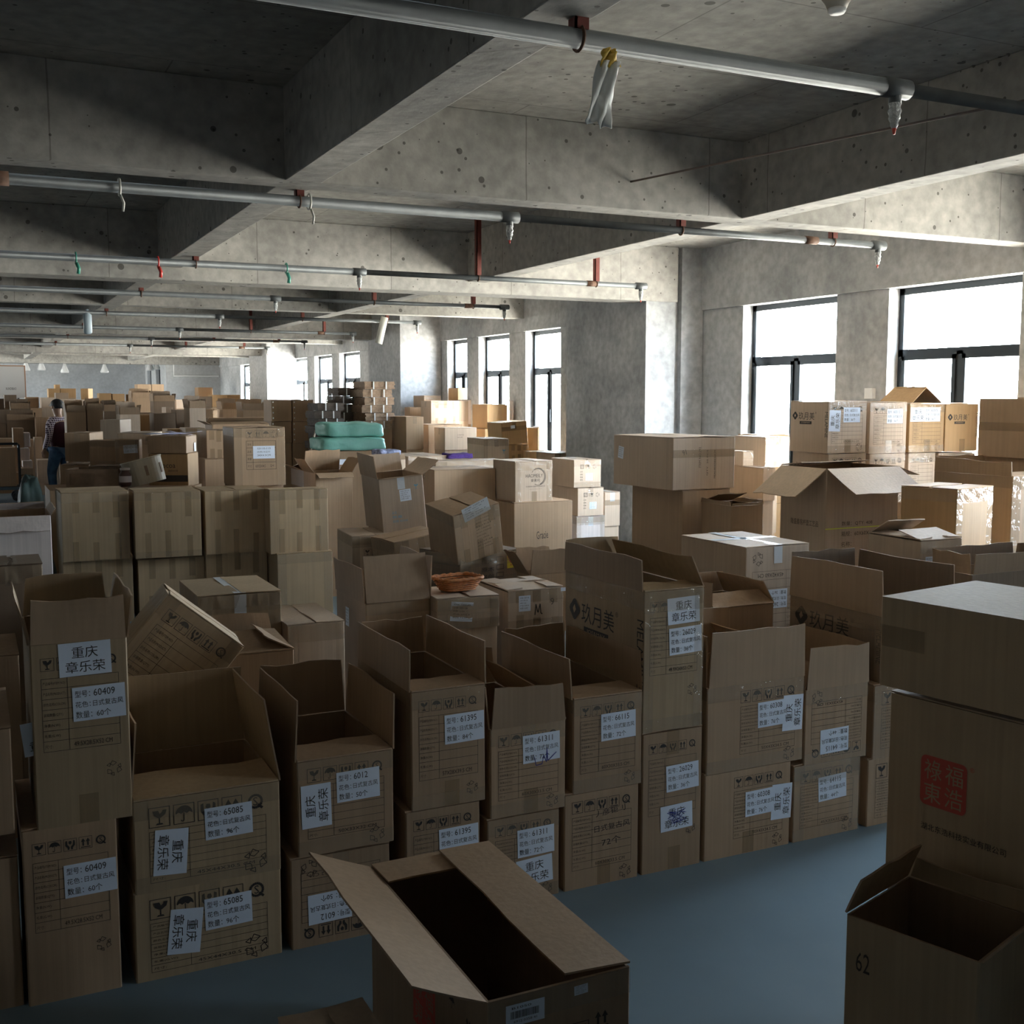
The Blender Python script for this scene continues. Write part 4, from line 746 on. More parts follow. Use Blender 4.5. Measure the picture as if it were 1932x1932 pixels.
    ('orange-edged carton left of the pale one against the grey column', 6.661, 13.293, 1.109, 0.0, 0.156, 0.187, 0.291, dict(group='cartons piled by the sunlit column', mt='c')),
    ('carton just below the orange-edged carton left of the pale one against the grey column', 6.661, 13.303, 0.554, 0.0, 0.151, 0.181, 0.552, dict(mt='c', lod=0, group='half-buried cartons bearing the piles')),
    ('carton with two silver tape marks, left of the white-slip carton behind the plain cubes', 1.029, 11.994, 1.181, -0.349, 0.24, 0.5, 0.269, dict(mt='a', tapes='t')),
    ('plain carton under the one with two silver tape marks', 0.991, 11.988, 0.0, -0.349, 0.276, 0.5, 1.141, dict(mt='a')),
    ('carton with torn silver tape corners, left of the one with a tilted white slip', 1.182, 11.566, 1.141, -0.349, 0.242, 0.228, 0.244, dict(mt='a', tapes='e')),
    ('carton with a tilted white slip and wrinkled shaded side', 1.369, 11.32, 1.131, -0.349, 0.221, 0.122, 0.267, dict(mt='a', tapes='e E', labels=[('F',0.14,0.18,3,'ship',(0.13,0.08))])),
    ('low carton with torn white label below the tilted white slip one', 1.163, 11.013, 1.069, -0.349, 0.3, 0.35, 0.1, dict(mt='d', tapes='t')),
    ('wrinkled carton behind the tilted white slip one', 1.678, 12.824, 1.296, -0.349, 0.34, 0.6, 0.124, dict(mt='b', tapes='E')),
    ('carton just below the wrinkled carton behind the tilted white slip one', 1.678, 12.834, 0.864, -0.349, 0.33, 0.582, 0.43, dict(mt='b', lod=0, group='half-buried cartons bearing the piles')),
    ('low carton with pale right side carrying loose papers', 1.724, 10.985, 1.285, -0.436, 0.358, 0.356, 0.153, dict(mt='a')),
    ('orange-brown carton with cocoa brand lettering and a dark band', 1.733, 10.991, 0.973, -0.436, 0.364, 0.37, 0.301, dict(mt='c', F='cocoa', labels=[('R',0.26,0.36,0,'blank',(0.06,0.08))])),
    ('carton just below the orange-brown carton with cocoa brand lettering and a dark band', 1.766, 10.998, 0.487, -0.436, 0.353, 0.363, 0.485, dict(mt='c', lod=0, group='half-buried cartons bearing the piles')),
    ('open white-topped carton numbered 257 behind the hanging-flap carton', 2.894, 10.45, 0.969, 0.0, 0.227, 0.5, 0.157, dict(mt='w', F='n257', flaps={'F': (4,0.2),'B': (10,0.2),'L': (160,0.14),'R': (20,0.1)})),
    ('white carton numbered 20 in front of the teal sacks', 3.631, 12.427, 1.0, 0.0, 0.195, 0.454, 0.171, dict(mt='w', F='n20', labels=[('F',0.22,0.08,0,'blank',(0.12,0.06))], tapes='t')),
    ('stapled tall carton, top left of the two-wide stapled block left of the flattened bundles', 3.914, 15.733, 1.472, 0.0, 0.282, 0.466, 0.292, dict(mt='a', tapes='st', group='stapled tall cartons')),
    ('stapled tall carton, top right of the two-wide stapled block', 4.217, 15.75, 1.469, 0.0, 0.294, 0.5, 0.294, dict(mt='a', tapes='st', group='stapled tall cartons')),
    ('stapled carton, second layer left in the two-wide stapled block', 3.908, 15.75, 1.172, 0.0, 0.283, 0.5, 0.293, dict(mt='a', tapes='st', group='stapled tall cartons')),
    ('stapled carton, second layer right in the two-wide stapled block', 4.215, 15.75, 1.167, 0.0, 0.302, 0.5, 0.295, dict(mt='a', tapes='st', group='stapled tall cartons')),
    ('stapled carton, bottom layer left in the two-wide stapled block', 3.902, 15.75, 0.0, 0.0, 0.283, 0.5, 1.164, dict(mt='a', group='stapled tall cartons')),
    ('stapled carton, bottom layer right in the two-wide stapled block', 4.21, 15.75, 0.0, 0.0, 0.303, 0.5, 1.159, dict(mt='a', group='stapled tall cartons')),
    ('carton with loose lid flap just behind the printed-table carton', 2.721, 12.8, 1.278, 0.0, 0.633, 0.4, 0.221, dict(mt='a', flaps={'F': (8,0.2),'B': (20,0.2),'L': (150,0.1),'R': (3,0.1)})),
    ('tall pile-top carton, left of the pair below the far windows', 3.649, 27.25, 1.812, 0.0, 0.303, 0.5, 0.289, dict(group='cartons of the far field', lod=0, mt='a')),
    ('tall pile-top carton, right of the pair below the far windows', 3.948, 27.25, 1.764, 0.0, 0.271, 0.5, 0.339, dict(group='cartons of the far field', lod=0, mt='a')),
    ('open far carton just under the pile-top pair', 3.194, 24.25, 1.511, 0.0, 0.393, 0.5, 0.278, dict(group='cartons of the far field', lod=0, mt='a', flaps={'F': (100,0.12),'B': (85,0.2),'L': (95,0.15),'R': (95,0.15)})),
    ('far carton below the open one under the pile-top pair', 3.149, 23.75, 1.117, 0.0, 0.345, 0.5, 0.389, dict(group='cartons of the far field', lod=0, mt='b')),
    ('orange far carton standing high, left one of two above the person', 1.986, 31.25, 1.787, 0.0, 0.276, 0.5, 0.241, dict(group='cartons of the far field', lod=0, mt='c')),
    ('orange far carton standing high, right one of two above the person', 2.32, 31.25, 1.787, 0.0, 0.367, 0.5, 0.243, dict(group='cartons of the far field', lod=0, mt='c')),
    ('tiny orange carton perched on the two orange cartons above the person', 2.084, 31.45, 2.03, 0.0, 0.114, 0.5, 0.1, dict(group='cartons of the far field', lod=0, mt='c')),
    ('slightly turned small orange carton standing alone right of the orange pair', 2.695, 30.21, 1.734, -0.314, 0.177, 0.5, 0.288, dict(group='cartons of the far field', lod=0, mt='c')),
    ('pale orange far carton third left of the pile-top pair', 3.006, 29.25, 1.685, 0.0, 0.28, 0.5, 0.217, dict(group='cartons of the far field', lod=0, mt='c')),
    ('pale orange far carton second left of the pile-top pair', 3.311, 29.25, 1.71, 0.0, 0.282, 0.5, 0.18, dict(group='cartons of the far field', lod=0, mt='c')),
    ('pale orange far carton touching the pile-top pair on its left', 3.644, 29.25, 1.71, 0.0, 0.211, 0.5, 0.168, dict(group='cartons of the far field', lod=0, mt='c')),
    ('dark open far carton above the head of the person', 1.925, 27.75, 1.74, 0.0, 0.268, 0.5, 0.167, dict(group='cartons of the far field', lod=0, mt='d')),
    ('far carton with a dark raised flap left of the person', 1.273, 27.25, 1.58, 0.0, 0.269, 0.5, 0.232, dict(group='cartons of the far field', lod=0, mt='a')),
    ('far carton with shiny tape left above the person', 1.562, 26.75, 1.583, 0.0, 0.277, 0.5, 0.217, dict(group='cartons of the far field', lod=0, mt='b')),
    ('carton just below the far carton with shiny tape left above the person', 1.562, 26.76, 1.055, 0.0, 0.269, 0.485, 0.526, dict(mt='b', lod=0, group='half-buried cartons bearing the piles')),
    ('wide far carton directly above right of the person', 1.932, 26.75, 1.582, 0.0, 0.443, 0.5, 0.184, dict(group='cartons of the far field', lod=0, mt='b')),
    ('carton just below the wide far carton directly above right of the person', 1.932, 26.76, 1.054, 0.0, 0.43, 0.485, 0.525, dict(mt='b', lod=0, group='half-buried cartons bearing the piles')),
    ('far carton with one pale edge right of the person head', 2.166, 25.75, 1.499, 0.0, 0.168, 0.5, 0.257, dict(group='cartons of the far field', lod=0, mt='b')),
    ('far carton half behind the thin-lidded one', 3.101, 25.75, 1.482, 0.0, 0.141, 0.5, 0.238, dict(group='cartons of the far field', lod=0, mt='a')),
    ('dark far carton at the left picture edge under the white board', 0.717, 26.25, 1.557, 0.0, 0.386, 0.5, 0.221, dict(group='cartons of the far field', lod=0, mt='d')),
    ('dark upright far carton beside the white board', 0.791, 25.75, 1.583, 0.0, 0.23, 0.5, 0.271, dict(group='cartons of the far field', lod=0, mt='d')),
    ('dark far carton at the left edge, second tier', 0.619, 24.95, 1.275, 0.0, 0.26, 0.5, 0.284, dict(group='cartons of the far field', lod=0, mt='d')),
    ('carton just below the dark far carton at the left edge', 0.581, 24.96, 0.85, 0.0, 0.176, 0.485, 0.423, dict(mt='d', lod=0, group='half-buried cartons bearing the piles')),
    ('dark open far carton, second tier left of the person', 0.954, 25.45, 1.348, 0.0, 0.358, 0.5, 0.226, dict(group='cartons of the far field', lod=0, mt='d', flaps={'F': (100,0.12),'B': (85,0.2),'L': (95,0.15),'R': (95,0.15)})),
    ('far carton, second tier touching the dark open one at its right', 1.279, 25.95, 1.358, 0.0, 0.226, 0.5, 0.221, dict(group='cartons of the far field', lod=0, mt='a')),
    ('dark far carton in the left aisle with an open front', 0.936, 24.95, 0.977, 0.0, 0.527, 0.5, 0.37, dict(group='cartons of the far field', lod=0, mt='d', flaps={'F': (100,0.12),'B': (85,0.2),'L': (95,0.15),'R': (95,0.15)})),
    ('far carton with a slanting pale flap left of the person shoulder', 1.328, 24.45, 0.964, 0.0, 0.282, 0.5, 0.439, dict(group='cartons of the far field', lod=0, mt='a')),
    ('carton just below the far carton with a slanting pale flap left of the person', 1.3, 24.46, 0.482, 0.0, 0.218, 0.485, 0.48, dict(mt='a', lod=0, group='half-buried cartons bearing the piles')),
    ('far carton at the left edge behind the cart', 0.572, 23.45, 0.812, 0.0, 0.309, 0.5, 0.218, dict(group='cartons of the far field', lod=0, mt='a')),
    ('carton just below the far carton at the left edge behind the cart', 0.572, 23.46, 0.0, 0.0, 0.299, 0.485, 0.404, dict(mt='a', lod=0, group='half-buried cartons bearing the piles')),
    ('tall far carton with small white patch right of the person', 1.605, 20.25, 1.189, 0.0, 0.304, 0.5, 0.367, dict(group='cartons of the far field', lod=0, mt='a', flaps={'F': (100,0.12),'B': (85,0.2),'L': (95,0.15),'R': (95,0.15)})),
    ('tall far carton right of the one with a small white patch', 1.904, 20.25, 1.185, 0.0, 0.258, 0.5, 0.405, dict(group='cartons of the far field', lod=0, mt='a', flaps={'F': (100,0.12),'B': (85,0.2),'L': (95,0.15),'R': (95,0.15)})),
    ('dark open far carton behind the twisted taped carton', 2.276, 21.25, 1.336, 0.0, 0.266, 0.5, 0.223, dict(group='cartons of the far field', lod=0, mt='d', flaps={'F': (100,0.12),'B': (85,0.2),'L': (95,0.15),'R': (95,0.15)})),
    ('far carton with pale edge right of the twisted taped carton', 2.332, 19.25, 1.208, 0.0, 0.309, 0.5, 0.322, dict(group='cartons of the far field', lod=0, mt='b', flaps={'F': (100,0.12),'B': (85,0.2),'L': (95,0.15),'R': (95,0.15)})),
    ('twisted taped carton with faint print right of the person', 1.856, 16.674, 1.231, -0.419, 0.268, 0.5, 0.263, dict(group='cartons of the far field', lod=0, mt='b')),
    ('reddish narrow far carton in the gap right of the pale-edged ones', 2.794, 20.75, 1.203, 0.0, 0.204, 0.5, 0.294, dict(group='cartons of the far field', lod=0, mt='c')),
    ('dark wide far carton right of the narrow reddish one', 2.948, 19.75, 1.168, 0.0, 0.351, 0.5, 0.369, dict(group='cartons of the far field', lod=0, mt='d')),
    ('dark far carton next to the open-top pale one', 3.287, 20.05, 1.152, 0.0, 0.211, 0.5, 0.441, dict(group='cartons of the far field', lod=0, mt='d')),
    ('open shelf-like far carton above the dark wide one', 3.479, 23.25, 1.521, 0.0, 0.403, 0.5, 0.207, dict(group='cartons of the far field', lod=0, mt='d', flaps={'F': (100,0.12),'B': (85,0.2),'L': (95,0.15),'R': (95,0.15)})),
    ('carton just below the open shelf-like far carton above the dark wide one', 3.479, 23.26, 1.014, 0.0, 0.391, 0.485, 0.505, dict(mt='d', lod=0, group='half-buried cartons bearing the piles')),
    ('small pale far carton above the dark wide pair', 4.03, 24.75, 1.567, 0.0, 0.174, 0.5, 0.189, dict(group='cartons of the far field', lod=0, mt='b')),
    ('tiny pale carton lying on the dark wide one', 3.26, 21.25, 1.525, 0.0, 0.12, 0.5, 0.1, dict(group='cartons of the far field', lod=0, mt='b')),
    ('open-top pale tall far carton in the middle of the far field', 3.308, 18.75, 1.277, 0.0, 0.258, 0.5, 0.355, dict(group='cartons of the far field', lod=0, mt='b', flaps={'F': (100,0.12),'B': (85,0.2),'L': (95,0.15),'R': (95,0.15)})),
    ('far carton behind the open-top pale tall one', 3.958, 21.25, 1.366, 0.0, 0.114, 0.5, 0.222, dict(group='cartons of the far field', lod=0, mt='b')),
    ('upright carton standing high left of the wall column', 5.395, 29.25, 1.787, 0.0, 0.354, 0.5, 0.265, dict(group='cartons of the far field', lod=0, mt='a')),
    ('dark open far carton under the upright high one', 5.178, 28.25, 1.608, 0.0, 0.367, 0.5, 0.217, dict(group='cartons of the far field', lod=0, mt='d')),
    ('carton just below the dark open far carton under the upright high one', 5.178, 28.26, 1.072, 0.0, 0.356, 0.485, 0.534, dict(mt='d', lod=0, group='half-buried cartons bearing the piles')),
    ('orange-lit far carton left of the wall column, first of two', 5.548, 28.25, 1.568, 0.0, 0.371, 0.5, 0.296, dict(group='cartons of the far field', lod=0, mt='c')),
    ('orange-lit far carton left of the wall column, second of two', 5.895, 28.25, 1.58, 0.0, 0.297, 0.5, 0.285, dict(group='cartons of the far field', lod=0, mt='c')),
    ('open far carton with raised left flap below the orange-lit pair', 4.381, 21.25, 1.344, 0.0, 0.349, 0.5, 0.243, dict(group='cartons of the far field', lod=0, mt='b', flaps={'F': (100,0.12),'B': (85,0.2),'L': (95,0.15),'R': (95,0.15)})),
    ('wide open far carton left of the stapled block', 4.582, 20.25, 1.335, 0.0, 0.451, 0.5, 0.242, dict(group='cartons of the far field', lod=0, mt='a', flaps={'F': (100,0.12),'B': (85,0.2),'L': (95,0.15),'R': (95,0.15)})),
    ('far carton in front of the open one with raised left flap', 3.75, 19.25, 1.188, 0.0, 0.278, 0.5, 0.263, dict(group='cartons of the far field', lod=0, mt='b')),
    ('plain far carton beneath the open-top pale tall one', 2.913, 16.75, 1.107, 0.0, 0.274, 0.5, 0.257, dict(group='cartons of the far field', lod=0, mt='a')),
    ('pale flat carton right of the small far stack, over the papers', 2.731, 17.25, 1.184, 0.0, 0.256, 0.5, 0.154, dict(group='cartons of the far field', lod=0, mt='c')),
    ('pale narrow carton standing left of the person by the cart', 0.791, 22.45, 0.896, 0.0, 0.175, 0.5, 0.353, dict(group='cartons of the far field', lod=0, mt='a')),
    ('carton just below the pale narrow carton standing left of the person by the cart', 0.791, 22.46, 0.0, 0.0, 0.17, 0.485, 0.446, dict(mt='a', lod=0, group='half-buried cartons bearing the piles')),
    ('carton two layers below the pale narrow carton standing left of the person by the', 0.791, 22.553, 0.448, 0.0, 0.17, 0.299, 0.446, dict(mt='a', lod=0, group='half-buried cartons bearing the piles')),
    ('very pale small carton left of the person, upper', 0.93, 22.35, 0.916, 0.0, 0.1, 0.5, 0.248, dict(group='cartons of the far field', lod=0, mt='w')),
    ('very pale small carton left of the person, middle', 0.87, 22.15, 0.68, 0.0, 0.157, 0.5, 0.216, dict(group='cartons of the far field', lod=0, mt='w')),
    ('very pale small carton left of the person, lower', 0.905, 21.95, 0.566, 0.0, 0.156, 0.5, 0.114, dict(group='cartons of the far field', lod=0, mt='w')),
    ('flat open carton under the pale ones left of the person', 0.874, 21.75, 0.449, 0.0, 0.223, 0.5, 0.112, dict(group='cartons of the far field', lod=0, mt='b')),
    ('brown carton on the floor left of the person legs', 0.877, 21.75, 0.0, 0.0, 0.189, 0.5, 0.439, dict(group='cartons of the far field', lod=0, mt='a')),
    ('pale carton behind the person legs', 1.291, 22.75, 0.22, 0.0, 0.382, 0.5, 0.431, dict(group='cartons of the far field', lod=0, mt='b')),
    ('carton just below the pale carton behind the person legs', 1.291, 22.76, 0.0, 0.0, 0.371, 0.485, 0.218, dict(mt='b', lod=0, group='half-buried cartons bearing the piles')),
    ('brown carton behind the person back', 1.164, 23.25, 0.627, 0.0, 0.138, 0.5, 0.419, dict(group='cartons of the far field', lod=0, mt='a')),
    ('carton just below the brown carton behind the person back', 1.164, 23.26, 0.0, 0.0, 0.134, 0.485, 0.625, dict(mt='a', lod=0, group='half-buried cartons bearing the piles')),
    ('large far carton at left behind the pale ones', 0.943, 23.95, 0.273, 0.0, 0.348, 0.5, 0.715, dict(group='cartons of the far field', lod=0, mt='a')),
    ('half-hidden brown carton in the crowded far field', 5.41, 26.8, 0.709, -0.094, 0.58, 0.48, 0.708, dict(mt='a', lod=0, flaps={'F': (106.7573305862905,0.1),'B': (90,0.15),'L': (61.367156372498656,0.12),'R': (95,0.12)}, group='half-hidden cartons of the far field')),
    ('large grey-brown carton riding on the platform cart', 0.418, 21.65, 0.26, 0.0, 0.575, 0.5, 0.67, dict(group='cartons of the far field', lod=0, mt='a')),
    ('foreground open carton with long flaps spread, bottom centre', 1.135, 2.5, 0.0, 0.0, 0.36, 0.79, 0.497, dict(mt='a', F='fore', L='foreside', flaps={'L': (158,0.19),'R': (2,0.165),'B': (1,0.13),'F': (-70,0.05)}, labels=[('F',0.09,0.455,0,'bar',(0.095,0.05)),('F',0.23,0.475,2,'ship',(0.035,0.022))], tapes='e', bend=-4, fl=0.2)),
    ('long lid-like flat carton on top of the right foreground stack', 2.346, 1.807, 1.068, 0.175, 0.42, 0.75, 0.229, dict(mt='e', tapes='p', lod=0)),
    ('foreground carton with red square seal print, middle of the right stack', 2.388, 1.807, 0.562, 0.175, 0.42, 0.75, 0.48, dict(mt='e', L='seal')),
    ('plain carton at the base of the right foreground stack', 2.398, 1.807, 0.0, 0.175, 0.42, 0.75, 0.557, dict(mt='d')),
    ('open foreground carton marked 62 in the lower right corner', 1.958, 1.799, 0.0, 0.314, 0.3, 0.31, 0.618, dict(mt='e', L='sixtytwo', flaps={'B': (70,0.1),'R': (95,0.05),'F': (130,0.1)})),
    ('corner of a pale carton peeking in at the bottom edge of the picture', 0.678, 2.315, 0.0, 0.0, 0.2, 0.25, 0.382, dict(mt='b')),
]
for (lab, x, y, z, rot, w_, d_, h_, o_) in CARTONS:
    carton(lab, x, y, z, rot, w_, d_, h_, **o_)
